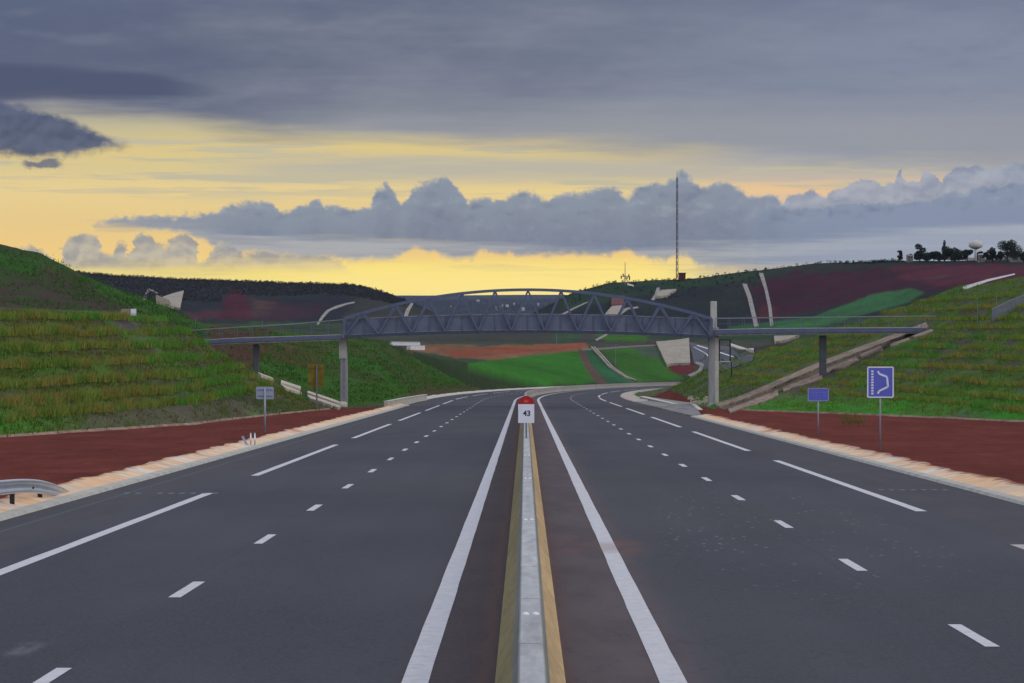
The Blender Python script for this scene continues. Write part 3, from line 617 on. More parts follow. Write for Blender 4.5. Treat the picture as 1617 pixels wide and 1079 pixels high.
# ------------------------------------------------------------------ footbridge
YB=270.0; YN,YF=268.6,271.6
def topc(x): return 457.8+41*((x-833)/275.)**2
def botc(x): return 521.5+8.5*((x-833)/290.)**2
fb=empty('footbridge',P(833,640,YB)); O=Vector(fb.location)
tag(fb,'grey steel arched truss footbridge on tall piers across the motorway','footbridge')
def B(px,py,Y=YB): return P(px,py,YB)+Vector((0,Y-YB,0))-O
for Yt in (YN,YF):
    xs=np.linspace(545,1122,49)
    m=MB(); 
    for a,b in zip(xs[:-1],xs[1:]): m.bar(B(a,topc(a),Yt),B(b,topc(b),Yt),.26,.24)
    m.build('top_chord',M['steel'],fb)
    m=MB()
    for a,b in zip(xs[:-1],xs[1:]): m.bar(B(a,botc(a)+2,Yt),B(b,botc(b)+2,Yt),.24,.26)
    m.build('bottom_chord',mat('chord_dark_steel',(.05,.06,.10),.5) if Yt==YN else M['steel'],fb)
    bn=[547+i*52.15 for i in range(12)]
    for i in range(11):
        tx=bn[i]+26.1; 
        MB().bar(B(bn[i],botc(bn[i]),Yt),B(tx,topc(tx)+1,Yt),.15,.15).build('diagonal_brace',M['steel'],fb)
        MB().bar(B(tx,topc(tx)+1,Yt),B(bn[i+1],botc(bn[i+1]),Yt),.19,.15).build('diagonal_brace',M['steel'],fb)
    for x in (545,1122): MB().bar(B(x,botc(x),Yt),B(x,topc(x),Yt),.22,.2).build('end_post',M['steel'],fb)
    m=MB(); yy=Yt+(.22 if Yt==YN else -.22)
    n=44; xs2=np.linspace(550,1118,n+1); vs=[]
    for x in xs2: vs+=[B(x,botc(x)-24.5,yy),B(x,botc(x)+1,yy),B(x,botc(x)-24.5,yy+.04),B(x,botc(x)+1,yy+.04)]
    m.add(vs,[q for i in range(n) for a in [4*i] for q in ((a,a+1,a+5,a+4),(a+2,a+6,a+7,a+3),(a,a+4,a+6,a+2),(a+1,a+3,a+7,a+5))])
    m.build('parapet_panel',M['panel'],fb)
    m=MB()
    for a,b in zip(xs2[:-1],xs2[1:]): m.bar(B(a,botc(a)-25,yy),B(b,botc(b)-25,yy),.08,.08)
    m.build('top_rail',M['steel_light'],fb)
    for x in xs2[::2]: MB().bar(B(x,botc(x)-24.6,yy-.05),B(x,botc(x)+1,yy-.05),.05,.05).build('panel_stiffener',M['panel'],fb)
m=MB()
for a,b in zip(xs[:-1],xs[1:]):
    m.bar((B(a,botc(a)+.5,(YN+YF)/2)),(B(b,botc(b)+.5,(YN+YF)/2)),2.6,.16)
m.build('deck',M['conc'],fb)
for i in range(1,11):
    tx=bn[i]; MB().bar(B(tx,topc(tx),YN),B(tx,topc(tx),YF),.12,.12).build('cross_tie',M['steel'],fb)
# side spans
def span(pts,rail,thick):
    m=MB()
    for a,b in zip(pts[:-1],pts[1:]): m.bar(B(a[0],a[1]+thick/2,YB+.1),B(b[0],b[1]+thick/2,YB+.1),2.6,thick*YB/F)
    m.build('side_span_deck',M['conc'],fb)
    m=MB()
    for a,b in zip(pts[:-1],pts[1:]): m.bar(B(a[0],a[1]+thick/2-1,YB-1.28),B(b[0],b[1]+thick/2-1,YB-1.28),.08,(thick-3)*YB/F)
    m.build('edge_beam',M['steel'],fb)
    for yy in (YB-1.2,YB+1.4):
        m=MB(); m2=MB()
        for a,b in zip(rail[:-1],rail[1:]): m.bar(B(a[0],a[1],yy),B(b[0],b[1],yy),.07,.07)
        L_=rail[-1][0]-rail[0][0]; k=int(abs(L_)/22)
        for i in range(k+1):
            x=rail[0][0]+L_*i/k; ya=np.interp(x,[r[0] for r in rail],[r[1] for r in rail]); yb=np.interp(x,[r[0] for r in pts],[r[1] for r in pts]); m2.bar(B(x,ya,yy),B(x,yb,yy),.03,.03)
        for fz in (.5,):
            for a,b in zip(rail[:-1],rail[1:]):
                pa=np.interp(a[0],[r[0] for r in pts],[r[1] for r in pts]); pb=np.interp(b[0],[r[0] for r in pts],[r[1] for r in pts])
                m2.bar(B(a[0],a[1]+(pa-a[1])*fz,yy),B(b[0],b[1]+(pb-b[1])*fz,yy),.014,.014)
        m.build('handrail',M['steel_light'],fb); m2.build('railing_bars',M['steel'],fb)
span([(300,538),(380,533.5),(460,531),(541,528.5)],[(300,522),(380,516.5),(460,512),(541,505)],9)
span([(1128,520.5),(1200,519),(1300,518),(1400,517.5),(1475,517)],[(1128,503),(1200,502),(1300,501),(1400,500),(1475,499)],9.5)
# piers
def pier(x0,x1,ytop,ybot,dy,nm,matl,notch=None):
    a=B(x0,ybot,YB-dy); b=B(x1,ytop,YB+dy); m=MB().box((a.x,a.y,a.z-.6),(b.x,b.y,b.z)); o=bevel(m.build(nm,matl,fb),.05)
    return o
pier(537.5,549,556,643,.35,'pier_shaft',M['conc']); pier(535.5,548,531,555.6,.45,'pier_head',mat('pier_head_concrete',(.42,.41,.38),.85,0,.2,1,.1,9))
m=MB(); a=B(541,556,YB-.36); b=B(545.5,640,YB-.35); m.box((a.x,a.y,b.z),(b.x,a.y+.012,a.z)); m.build('recess_shade',mat('recess_shade_concrete',(.20,.20,.225),.9),fb)  # flat strip on the face, its darker colour stands in for recess shade
m=MB(); a=B(534,634,YB-.6); b=B(549,648,YB+.6); m.box((a.x,a.y,b.z),(b.x,b.y,a.z)); bevel(m.build('pier_base',M['conc_pale'],fb),.25)
pier(1118.5,1134.5,517,643,.42,'pier_shaft',M['conc'])
pier(1122,1131.5,476,516.8,.4,'tower_head',mat('pylon_pale_concrete',(.46,.45,.43),.85,0,.2,1,.1,9))
m=MB(); a=B(1116,636,YB-.7); b=B(1137,648,YB+.7); m.box((a.x,a.y,b.z),(b.x,b.y,a.z)); bevel(m.build('pier_base',M['conc'],fb),.3)
m=MB(); a=B(1129,532,YB-.41); b=B(1134.5,640,YB-.4); m.box((a.x,a.y-.02,b.z),(b.x,a.y+.002,a.z)); m.build('pier_rib',M['conc_pale'],fb)
pier(400,409,544,606,.35,'side_pier',M['conc_dark']); pier(1294,1304.5,530,596,.35,'side_pier',M['conc_dark'])

# ------------------------------------------------------------------ draped strips, walls and other small works on the slopes
def draped(name,pts_a,pts_b,matl,thick=.25,lift=.12,n=24,kind=None,label=None,cat=None,group=None,parent=None,m_sub=4):
    """a solid slab laid on the terrain between two photo polylines"""
    def samp(pts,t):
        d=[0]
        for a,b in zip(pts[:-1],pts[1:]): d.append(d[-1]+math.hypot(b[0]-a[0],b[1]-a[1]))
        return np.interp(t*d[-1],d,[p[0] for p in pts]),np.interp(t*d[-1],d,[p[1] for p in pts])
    vs=[];bt=[]
    for i in range(n+1):
        a=samp(pts_a,i/n); b=samp(pts_b,i/n)
        for j in range(m_sub+1):
            f=j/m_sub; h=hit(a[0]+(b[0]-a[0])*f,a[1]+(b[1]-a[1])*f); vs.append(h+Vector((0,0,lift))); bt.append(h-Vector((0,0,thick)))
    c=m_sub+1; N_=len(vs); fs=[]
    for i in range(n):
        for j in range(m_sub):
            q=i*c+j; fs+=[(q,q+1,q+1+c,q+c),(q+N_,q+c+N_,q+1+c+N_,q+1+N_)]
    rim=[j for j in range(c)]+[i*c+c-1 for i in range(1,n+1)]+[n*c+j for j in range(c-2,-1,-1)]+[i*c for i in range(n-1,0,-1)]
    for a,b in zip(rim,rim[1:]+rim[:1]): fs.append((a,a+N_,b+N_,b))
    org=vs[0].copy(); mb=MB(); mb.add([v-org for v in vs+bt],fs); o=mb.build(name,matl,parent); o.location=org
    if parent: o.location=org-Vector(parent.location)
    if label: tag(o,label,cat,group,kind)
    return o
G1='stone lined drainage chutes on the slopes'
# big chute on the right bank: raised rim, bed and rough lower border
t=empty('drainage_chute',hit(1160,643)); tag(t,'long stone lined chute climbing the right bank to the footbridge','drainage chute',G1)
draped('rim',[(1128,641),(1170,628),(1230,602),(1290,576),(1350,553),(1410,531),(1462,512)],[(1136,645),(1176,633),(1236,608),(1294,582),(1354,559),(1414,537),(1466,519)],M['chute'],.5,.16,60,parent=t)
draped('bed',[(1137,646),(1178,634),(1238,610),(1296,584),(1356,561),(1416,540),(1466,522)],[(1142,648),(1183,638),(1243,614),(1300,588),(1360,564),(1418,542),(1467,524)],mat('chute_bed',(.12,.07,.05),.95,0,.4,1,.3,5),.3,.06,40,parent=t)
for k,(a,b) in enumerate([((1150,648),(1228,618)),((1236,614),(1296,590)),((1302,586),(1352,566)),((1358,562),(1392,548)),((1404,545),(1434,535)),((1440,533),(1470,522))]):
    w=[12,9,8,7,4,3][k]
    pts=[(a[0]+(b[0]-a[0])*f,a[1]+(b[1]-a[1])*f) for f in (0,.25,.5,.75,1)]
    draped('border',pts,[(x+4+random.uniform(-3,3),y+w*random.uniform(.35,1.15)) for x,y in pts],M['chute'],.4,.10+.05*random.random(),22,parent=t)
t=empty('drainage_chute',hit(545,646)); tag(t,'broken stone chute coming down the left bank to the footbridge pier','drainage chute',G1)
for pa,pb in (([(407,592),(430,600)],[(412,596),(432,603)]),([(444,604),(475,614)],[(443,608),(474,618)]),([(445,611),(470,620)],[(449,617),(476,624)]),([(486,621),(520,632),(541,640)],[(485,624),(518,635),(538,643)]),([(485,627),(510,635),(538,645)],[(490,633),(512,640),(534,648)])):
    draped('border',pa,pb,M['stone'],.3,.22,12,parent=t)
# chutes and slabs on the far hills
M['far_conc_pale']=mat('weathered_channel_concrete',(.29,.27,.25),.9,0,.5,.35,.3,1)
M['far_stone']=mat('weathered_slab_stone',(.33,.29,.23),.95,0,.5,.35,.5,1,col2=(.20,.18,.15))
M['far_white']=mat('weathered_white_concrete',(.48,.46,.46),.9,0,.3,.3,.1,1)
far=[('drainage_channel','upper left pale channel bending up the wooded left hill',[(500,513),(506,502),(515,491),(530,484),(548,479),(560,477)],[(503,513),(512,501),(521,491),(533,487),(549,481),(560,479)],'conc_pale'),
 ('drainage_channel','short pale channel seen through the left half of the truss',[(636,505),(641,490),(649,479)],[(642,505),(647,491),(653,480)],'conc_pale'),
 ('drainage_channel','left one of two tall pale channels descending the right hill',[(1172,449),(1180,470),(1186,495),(1191,517)],[(1179,449),(1187,470),(1192,492),(1198,516)],'conc_pale'),
 ('drainage_channel','right one of two tall pale channels descending the right hill',[(1198,432),(1207,458),(1213,487),(1216,516)],[(1205,432),(1212,458),(1218,485),(1221,514)],'conc_pale'),
 ('drainage_channel','pale narrow channel on the hill above the right end of the arch',[(1028,474),(1034,465),(1037,455)],[(1033,475),(1039,466),(1042,455)],'conc_pale'),
 ('concrete_slab','pale slab beside the channel above the right end of the arch',[(1040,462),(1068,460)],[(1036,472),(1054,470)],'stone'),
 ('concrete_slab','cream slab below a dark red block behind the truss',[(966,487),(985,485)],[(955,500),(976,500)],'stone'),
 ('drainage_channel','thin pale channel rising right behind the truss from the cream slab',[(978,494),(988,487),(1008,485)],[(980,498),(992,489),(1008,487)],'conc_pale'),
 ('drainage_channel','faint channel slanting up behind the middle of the truss',[(884,498),(905,487),(928,477)],[(886,500),(906,489),(928,478)],'conc_pale'),
 ('concrete_slab','small white slab on the ridge below the small antenna mast',[(990,448),(1000,451)],[(991,451),(1001,453)],'white'),
 ('drainage_channel','pale inverted V channel on the wooded hill above the left bank',[(225,474),(230,462),(234,455),(242,458),(252,465),(262,472)],[(228,476),(233,464),(237,459),(243,461),(252,468),(260,475)],'conc_pale'),
 ('concrete_slab','grey fan shaped apron beside the inverted V channel',[(258,472),(272,467),(290,462)],[(246,479),(268,487),(284,490)],'stone'),
 ('drainage_channel','short pale channel left of the green patch beneath the bridge',[(940,537),(955,529),(960,526)],[(942,539),(957,531),(962,527)],'conc_pale'),
 ('stone_revetment','cream stone revetment wall below the right half of the bridge',[(1036,543),(1050,542),(1070,540),(1088,537)],[(1053,580),(1060,578),(1070,577),(1090,577)],'stone'),
 ('far_kerb','white curved kerb beside the red patch below the revetment',[(1100,572),(1112,575),(1108,588),(1092,597)],[(1096,574),(1106,578),(1102,586),(1086,593)],'conc_pale'),
 ('drainage_channel','white rubble channel on the right bank crest near the hilltop trees',[(1519,455),(1530,450),(1560,441),(1602,432)],[(1523,458),(1534,454),(1562,444),(1602,434)],'white'),
 ('concrete_slab','cream slab just under the right side span of the footbridge',[(1222,534),(1262,533)],[(1223,543),(1240,541)],'stone'),
]
for nm,lab,a,b,mm in far:
    Yh=hit(a[0][0],a[0][1]).y; k=Yh/300.
    cat={'concrete_slab':'slab','drainage_channel':'drainage channel','stone_revetment':'retaining wall','far_kerb':'kerb'}[nm]
    draped(nm,a,b,M['far_'+mm],.3*k,(.22 if mm=='stone' else .05)*k,16,label=lab,cat=cat)
t=empty('drainage_channel',hit(970,590)); tag(t,'double edged pale channel crossing the bright green far slope','drainage channel')
for dx in (0,4.2): draped('edge',[(933+dx,550),(948+dx,566),(962+dx,582),(985+dx*.7,597),(1004,603.4)],[(935.2+dx,550),(950.2+dx,566),(964.2+dx,582),(986.5+dx*.7,596.5),(1006,603)],M['far_stone'],.5,.5,24,parent=t)
draped('bed',[(934,550.5),(949,566.5),(963,582.5),(985.5,597.3),(1004,603.8)],[(937.8,550.5),(952.8,566.5),(966.8,581.5),(988.5,596.5),(1006,603)],mat('channel_bed',(.10,.11,.09),.9),.4,.15,20,parent=t)
draped('red_block',[(965,486),(966,473)],[(984,486),(986,471)],M['darkred'],1,1.2,6,label='dark red wall above the cream slab behind the truss',cat='wall')
# pale track edges crossing the valley
draped('track',[(918,552),(940,551),(1000,547),(1040,545)],[(918,554),(940,554),(1000,549),(1040,547)],mat('track_dust',(.14,.12,.11),.95),.5,.2,16,kind='structure',label='pale dusty track beneath the bridge')
# far stretch of motorway
fr=draped('far_road',[(1088,541),(1110,546),(1150,548),(1192,556)],[(1096,574),(1112,584),(1140,588),(1188,572)],mat('far_asphalt',(.055,.06,.078),.8,0,.2,.1,0),.5,.15,20,kind='structure',label='far stretch of the motorway beyond the right bank',m_sub=8)
for a,b in (([(1095,549),(1115,560),(1128,578)],[(1096.5,549),(1116.5,560),(1129.5,578)]),([(1100,547),(1130,556),(1160,566)],[(1101,546),(1131,555),(1161,565)])):
    draped('lane_line',a,b,M['white'],.05,.22,14,parent=fr)
draped('far_kerb_strip',[(1152,544),(1170,550),(1190,556)],[(1152,547),(1168,553),(1190,560)],M['conc_pale'],.5,.5,10,parent=fr)

# roadside concrete pieces
def wall_run(name,label,cat,pts,h,w,matl,capm=None):
    """pts: photo (px,py,Y) points of the foot line"""
    ps=[P(*p) for p in pts]; root=empty(name,ps[0]); tag(root,label,cat); m=MB()
    for a,b in zip(ps[:-1],ps[1:]): m.bar(a-ps[0]+Vector((0,0,h/2-.1)),b-ps[0]+Vector((0,0,h/2-.1)),w,h+.2)
    bevel(m.build('wall',matl,root),.04)
    m=MB()
    for a,b in zip(ps[:-1],ps[1:]): m.bar(a-ps[0]+Vector((0,0,h+.03)),b-ps[0]+Vector((0,0,h+.03)),w+.08,.06)
    m.build('coping',capm or M['conc_pale'],root); return root
wall_run('concrete_block_wall','white concrete block wall at the left kerb before the bend','wall',[(609,644,281),(640,637.5,300),(672,631.5,338)],.52,.35,M['conc_pale'])
wall_run('culvert_headwall','long low grey culvert wall on the right at the bend','wall',[(1014,633,345),(1040,639.5,312),(1066,646,282)],.42,.5,M['conc'])
wall_run('drain_edge','pale diagonal edging beside the stone apron at the right kerb','edging',[(1095,641,275),(1106,650,252),(1119,664,222)],.10,.3,M['conc_pale'])
wall_run('drain_back_wall','thin pale wall behind the stone apron at the right kerb','wall',[(1055,640.5,292),(1095,641,276)],.12,.25,M['conc_pale'])
draped('stone_apron',[(1062,652.5),(1085,658),(1112,664)],[(1070,645),(1085,644),(1098,646)],mat('apron_stone',(.25,.24,.25),.95,0,.5,1.2,.8,6,col2=(.09,.085,.09)),.3,.16,14,label='grey stone apron between the road and the footbridge pier',cat='drain apron')
wall_run('white_abutment','white concrete abutment on top of the green bank under the bridge','abutment',[(617,543.5,430),(662,544,432)],.28,.6,M['white'])
wall_run('white_abutment_block','lower white block right of the bank top abutment','abutment',[(645,550.5,434),(668,551,436)],.42,.8,M['white'])
draped('culvert_apron',[(1014,627),(1040,631),(1066,635),(1096,639)],[(1003,637),(1035,645),(1062,652),(1086,657)],mat('culvert_concrete',(.23,.235,.22),.9,0,.4,.8,.3,4),.3,.14,20,label='long sloping grey concrete apron between the road and the culvert wall',cat='drain apron')
# rubble heap by the right pier
t=empty('rubble_heap',hit(1105,634)); tag(t,'heap of pale broken stones left of the right pier','rubble')
for i in range(26):
    px=random.uniform(1085,1118); py=random.uniform(628,638); p=hit(px,py)-Vector(t.location); r=random.uniform(.12,.28); m=MB()
    vs=[Vector((random.uniform(.7,1.1)*sx_,random.uniform(.7,1.1)*sy_,random.uniform(.5,.9)*sz_))*r+p for sx_ in (-1,1) for sy_ in (-1,1) for sz_ in (-1,1)]
    m.add(vs,[(0,1,3,2),(4,6,7,5),(0,4,5,1),(2,3,7,6),(0,2,6,4),(1,5,7,3)]); m.build('stone',M['stone'],t)
# dark empty sign frame behind the right pier
t=empty('dark_sign_frame',hit(1154,600)); tag(t,'black empty sign frame on a post right of the pylon pier','sign frame')
Yf=t.location.y; g=Vector(t.location)
for x in (1136,1153): MB().bar(P(x,536,Yf)-g,P(x,571,Yf)-g,.13).build('upright',M['black'],t)
MB().bar(P(1134,571,Yf)-g,P(1155,571,Yf)-g,.10).build('rail',M['galv'],t); MB().bar(P(1134,537,Yf)-g,P(1155,537,Yf)-g,.1).build('rail',M['black'],t)
MB().bar(P(1155,571,Yf)-g,P(1155,606,Yf)-g,.10).build('post',M['black'],t)
# ramp parapet at far right
t=empty('ramp_parapet',hit(1570,508)); g=Vector(t.location); tag(t,'grey panelled ramp parapet rising at the right edge','parapet')
Yr=g.y; pa=[(1566,490,508),(1600,474,499),(1640,458,486),(1700,436,464)]
for (a,a1,a2),(b,b1,b2) in zip(pa[:-1],pa[1:]):
    m=MB(); v=[P(a,a1,Yr)-g,P(b,b1,Yr)-g,P(b,b2,Yr)-g,P(a,a2,Yr)-g]; m.add(v+[q+Vector((0,.12,0)) for q in v],[(3,2,1,0),(4,5,6,7),(0,1,5,4),(1,2,6,5),(2,3,7,6),(3,0,4,7)]); m.build('panel',mat('ramp_panel',(.16,.175,.21),.6),t)
    MB().bar(v[0]+Vector((0,.06,.05)),v[1]+Vector((0,.06,.05)),.18,.1).build('coping',M['steel_light'],t)
# two-tone marker box on the left hill
t=empty('marker_box',hit(203,497)); g=Vector(t.location); tag(t,'small pink and white box standing on the left hill slope','box')
a=P(192,497,g.y)-g; b=P(207,488,g.y)-g; c=P(214,488,g.y)-g
MB().box((a.x,-.3,a.z-.1),(b.x,.3,b.z)).build('pink_body',mat('faded_pink',(.36,.22,.20),.8),t); MB().box((b.x+.01,-.35,a.z-.1),(c.x,.35,c.z)).build('white_end',M['sign_white'],t)
# thin posts
GP='thin pale lamp posts in the valley and on the slopes'
for px,y0,y1,lab in ((972,577,545,'thin lamp post on the bright green far slope'),(879,545,526,'short pale post on the brown strip below the bridge'),(873,500,486,'thin post seen through the middle of the truss'),(1543,515,470,'left thin post on the right bank above the side span'),(1573,500,462,'thin post just left of the ramp parapet'),(308,517,504,'pale post where the left side span meets the bank'),(414,520,508,'small pale post above the left side span')):
    h=hit(px,y0); t=empty('lamp_post',h); tag(t,lab,'lamp post',GP); k=h.y/F; H=(y0-y1)*k; w=.9*k/2
    MB().tube([(0,0,-.2),(0,0,H)],[w,w*.6],6).build('pole',M['steel_light'],t); MB().bar((0,0,H),(k*2.4,0,H+k*.4),w*1.5,w).build('lamp_arm',M['steel_light'],t)
# ------------------------------------------------------------------ hilltop: mast, hut, antenna, water tower, houses, trees
def lattice(root,H,w0,w1,nseg,matA,matB,leg=.12):
    for c in range(3):
        a=2*math.pi*c/3+.3; m=MB(); m.bar((w0*math.cos(a),w0*math.sin(a),0),(w1*math.cos(a),w1*math.sin(a),H),leg); m.build('leg',matA,root)
    for k in range(nseg):
        m=MB(); z0=H*k/nseg; z1=H*(k+1)/nseg
        for c in range(3):
            a=2*math.pi*c/3+.3; b=2*math.pi*(c+1)/3+.3; r0=w0+(w1-w0)*k/nseg; r1=w0+(w1-w0)*(k+1)/nseg
            m.bar((r0*math.cos(a),r0*math.sin(a),z0),(r1*math.cos(b),r1*math.sin(b),z1),leg*.8); m.bar((r1*math.cos(a),r1*math.sin(a),z1),(r1*math.cos(b),r1*math.sin(b),z1),leg*.8); m.bar((r0*math.cos(b),r0*math.sin(b),z0),(r1*math.cos(a),r1*math.sin(a),z1),leg*.8)
        m.build('lattice_section',matB if k%2 else matA,root)
lm=mat('mast_grey_paint',(.15,.16,.19),.7); lm2=mat('mast_faded_red',(.13,.12,.14),.7)
h=hit(1069,444); g=P(1069,441,h.y); t=empty('radio_mast',g); tag(t,'tall slender lattice radio mast on the ridge','mast'); H=(441-280)*h.y/F
lattice(t,H,.62,.42,16,lm2,lm,.12); MB().tube([(0,0,H),(0,0,H+2.5)],.1,6).build('tip_rod',lm,t)
for z in (.45,.62,.78): MB().tube([(0,-.6,H*z),(0,-.6,H*z+3.2)],.3,8).build('antenna_panel',lm,t)
h=hit(1077,443); g=P(1077,441.5,h.y); t=empty('mast_hut',g); tag(t,'small dark red hut beside the foot of the tall mast','hut'); k=h.y/F
MB().box((-5.2*k,-2,-.5),(5.2*k,2,9*k)).build('wall',M['darkred'],t); MB().box((-6*k,-2.3,9*k),(6*k,2.3,10.6*k)).build('roof',M['black'],t); MB().box((-1.3*k,-2.04,0),(1.3*k,-1.98,6*k)).build('door',M['black'],t)
h=hit(987,450); g=P(987,448,h.y); k=h.y/F; t=empty('antenna_mast',g); tag(t,'short antenna mast with a cluster of panels left of the tall mast','mast')
MB().tube([(0,0,-1),(0,0,34*k)],[.22,.12],6).build('pole',lm,t)
for x,z in ((-6,10),(-3,13),(0,11),(3,9),(6,12),(7,8)): MB().box((x*k-1.*k,-.3,z*k-2.6*k),(x*k+1.*k,.3,z*k+2.6*k)).build('antenna_panel',lm2,t)
MB().bar((-7*k,0,11*k),(8*k,0,11*k),.25).build('crossarm',lm,t)
for x in (-5,5): MB().bar((0,0,10*k),(x*k,0,0),.18).build('stay',lm,t)
h=hit(1540,412); k=h.y/F; t=empty('water_tower',P(1540,411,h.y)); tag(t,'white bowl shaped water tower among the hilltop trees','water tower')
m=MB(); m.tube([(0,0,-1),(0,0,14*k),(0,0,17*k)],[2.2*k,1.8*k,2.6*k],16); m.build('shaft',M['white'],t,True)
m=MB(); m.tube([(0,0,17*k),(0,0,19*k),(0,0,21*k),(0,0,25*k),(0,0,29*k),(0,0,31*k)],[2.6*k,7.6*k,10.8*k,11.2*k,9.4*k,2.6*k],24); m.build('tank',mat('cream_tank',(.46,.45,.43),.8,0,.15,.1,0),t,True)
MB().tube([(0,0,31*k),(0,0,32.5*k)],2*k,12).build('cap',M['white'],t)
def house(px,py,w,hh,label,d=6,col=None,roof='conc',grp=None,nwin=2):
    h=hit(px,py+3); k=h.y/F; t=empty('house',P(px,py,h.y)); tag(t,label,'house',grp); wm=col or M['far_conc_pale']
    MB().box((-w/2*k,-d/2,-2),(w/2*k,d/2,hh*k)).build('wall',wm,t)
    m=MB(); a=w/2*k*1.06; e=d/2*1.1; z=hh*k+.01; r=hh*k*1.35
    m.add([(-a,-e,z),(a,-e,z),(a,e,z),(-a,e,z),(-a,0,r),(a,0,r)],[(0,1,5,4),(2,3,4,5),(0,4,3),(1,2,5),(0,3,2,1)]); m.build('roof',M[roof],t)
    for i in range(nwin):
        x=(-.25+.5*i)*w*k; MB().box((x-w*k*.08,-d/2-.05,hh*k*.35),(x+w*k*.08,-d/2-.005,hh*k*.7)).build('window',M['black'],t)
    return t
house(1604,411,15,14,'white house at the right end of the hilltop behind the big tree',8)
house(1436,411,8,7,'low white house left of the hilltop trees')
house(1548,411,9,8,'pale house just right of the water tower shaft')
wall_run('hilltop_wall','long pale wall along the hilltop under the trees','wall',[(1484,410,1330),(1550,411,1315),(1660,412,1300)],.9,.5,M['conc_pale'])
# the far town on the plain
GT='distant pale buildings on the plain'
for i,(px,py,w,hh) in enumerate([(783,485,2,1.),(792,484,5,1.1),(801,484,5,1.),(784,489,2.5,.9),(812,481,2.5,.9),(826,490,5,2.4),(712,484,2,1.4),(755,476,5,.8),(850,482,3,1.)]):
    Y=5200-(py-475)*90; g=P(px,py,Y); k=Y/F; t=empty('town_building',g); tag(t,'tiny pale building on the hazy plain seen through the truss','building',GT)
    MB().box((-w/2*k,-5,-1.2),(w/2*k,5,hh*k)).build('wall',M['far_white'] if i in(2,5,1) else M['far_stone'],t)
    m=MB(); a=w/2*k; z=hh*k+.01; m.add([(-a,-5.3,z),(a,-5.3,z),(a,5.3,z),(-a,5.3,z),(-a,0,z+1.6),(a,0,z+1.6)],[(0,1,5,4),(2,3,4,5),(0,4,3),(1,2,5),(0,3,2,1)]); m.build('roof',M['darkred'] if i%3==0 else M['conc'],t)

def leafcloud(centers,n,leaf,colA,colB,seed=0,flat=.8):
    r=np.random.default_rng(seed); V=[];Fc=[];Cc=[]
    tot=sum(c[3]**2 for c in centers)
    for (cx,cy,cz,cr) in centers:
        m=max(8,int(n*cr**2/tot))
        d=r.normal(size=(m,3)); d/=np.linalg.norm(d,axis=1)[:,None]; rad=cr*(.35+.65*r.random(m)**.5)[:,None]
        p=d*rad*np.array([1,1,flat])+np.array([cx,cy,cz])
        a=r.normal(size=(m,3)); a/=np.linalg.norm(a,axis=1)[:,None]; b=np.cross(a,r.normal(size=(m,3))); b/=np.linalg.norm(b,axis=1)[:,None]
        s=leaf*(.6+.8*r.random(m))[:,None]
        V.append(np.stack([p-a*s,p+b*s*.6,p+a*s,p-b*s*.6],1).reshape(-1,3))
        f=r.random(m)[:,None]; c=np.array(colA)*(1-f)+np.array(colB)*f; Cc.append(np.repeat(c,4,0))
    V=np.concatenate(V); Cc=np.concatenate(Cc); n4=len(V)//4
    return V,[(4*i,4*i+1,4*i+2,4*i+3) for i in range(n4)],Cc
def tree(px,py,w,hh,kind,label,seed):
    w*=1.35; h=hit(px,py+3); k=h.y/F; t=empty('conifer' if kind=='c' else 'broadleaf_tree',P(px,py,h.y)); tag(t,label,'tree','trees on the right hilltop')
    r=random.Random(seed); H=hh*k; W=w*k/2; cs=[]
    if kind=='c':
        for i in range(9): z=H*(.18+.8*i/9); cs.append((r.uniform(-.15,.15)*W,r.uniform(-.15,.15)*W,z,max(.25,W*(1.0-.85*i/9)*r.uniform(.8,1.15))))
    else:
        for i in range(11):
            a=r.uniform(0,6.28); q=W*r.uniform(.1,.75); cs.append((q*math.cos(a),q*math.sin(a)*.8,H*r.uniform(.14,.80),W*r.uniform(.30,.55)))
    V,fs,C=leafcloud(cs,int(900+70*w),max(.16,k*1.0),(.020,.028,.022),(.045,.055,.032),seed)
    mb=MB(); mb.v=[tuple(v) for v in V]; mb.f=fs; o=mb.build('crown',M['leaf'],t); setcol(o,C)
    m=MB(); m.tube([(0,0,-1),(0,0,H*.4),(r.uniform(-.1,.1)*W,0,H*.85)],[.045*H,.03*H,.008*H],6)
    for i in range(5):
        c=cs[r.randrange(len(cs))]; m.tube([(0,0,H*.3),(c[0]*.9,c[1]*.9,c[2])],[.018*H,.006*H],5)
    m.build('trunk',M['trunk'],t)
TREES=[(1421,411,7,20,'b','thin sparse tree, farthest left on the right hilltop'),(1452,411,17,27,'b','bushy dark tree left in the hilltop row, beside the low white house'),(1474,411,16,18,'b','low rounded tree right of the bushy dark one'),
 (1491,411,9,34,'c','slim pointed conifer rising above the hilltop row'),(1502,411,24,20,'b','broad low tree right of the pointed conifer'),(1527,411,13,17,'b','small tree directly left of the water tower'),(1547,411,12,16,'b','small tree directly right of the water tower shaft'),
 (1567,411,16,21,'b','round tree between the water tower and the tallest tree'),(1590,412,29,38,'b','tallest and widest tree on the right hilltop'),(1616,411,12,16,'b','low tree cut by the right edge of the picture'),(1438,411,6,10,'b','small shrub-like tree by the low white house'),(1463,411,14,12,'b','low wide bush filling the gap right of the bushy dark tree'),(1484,411,12,13,'b','low bush at the left foot of the pointed conifer'),(1513,411,16,14,'b','wide low bush between the conifer and the water tower'),(1557,411,11,12,'b','low bush between the water tower and the round tree'),(1578,411,12,14,'b','low bush at the left foot of the tallest tree')]
for i,a in enumerate(TREES): tree(*a,seed=100+i)

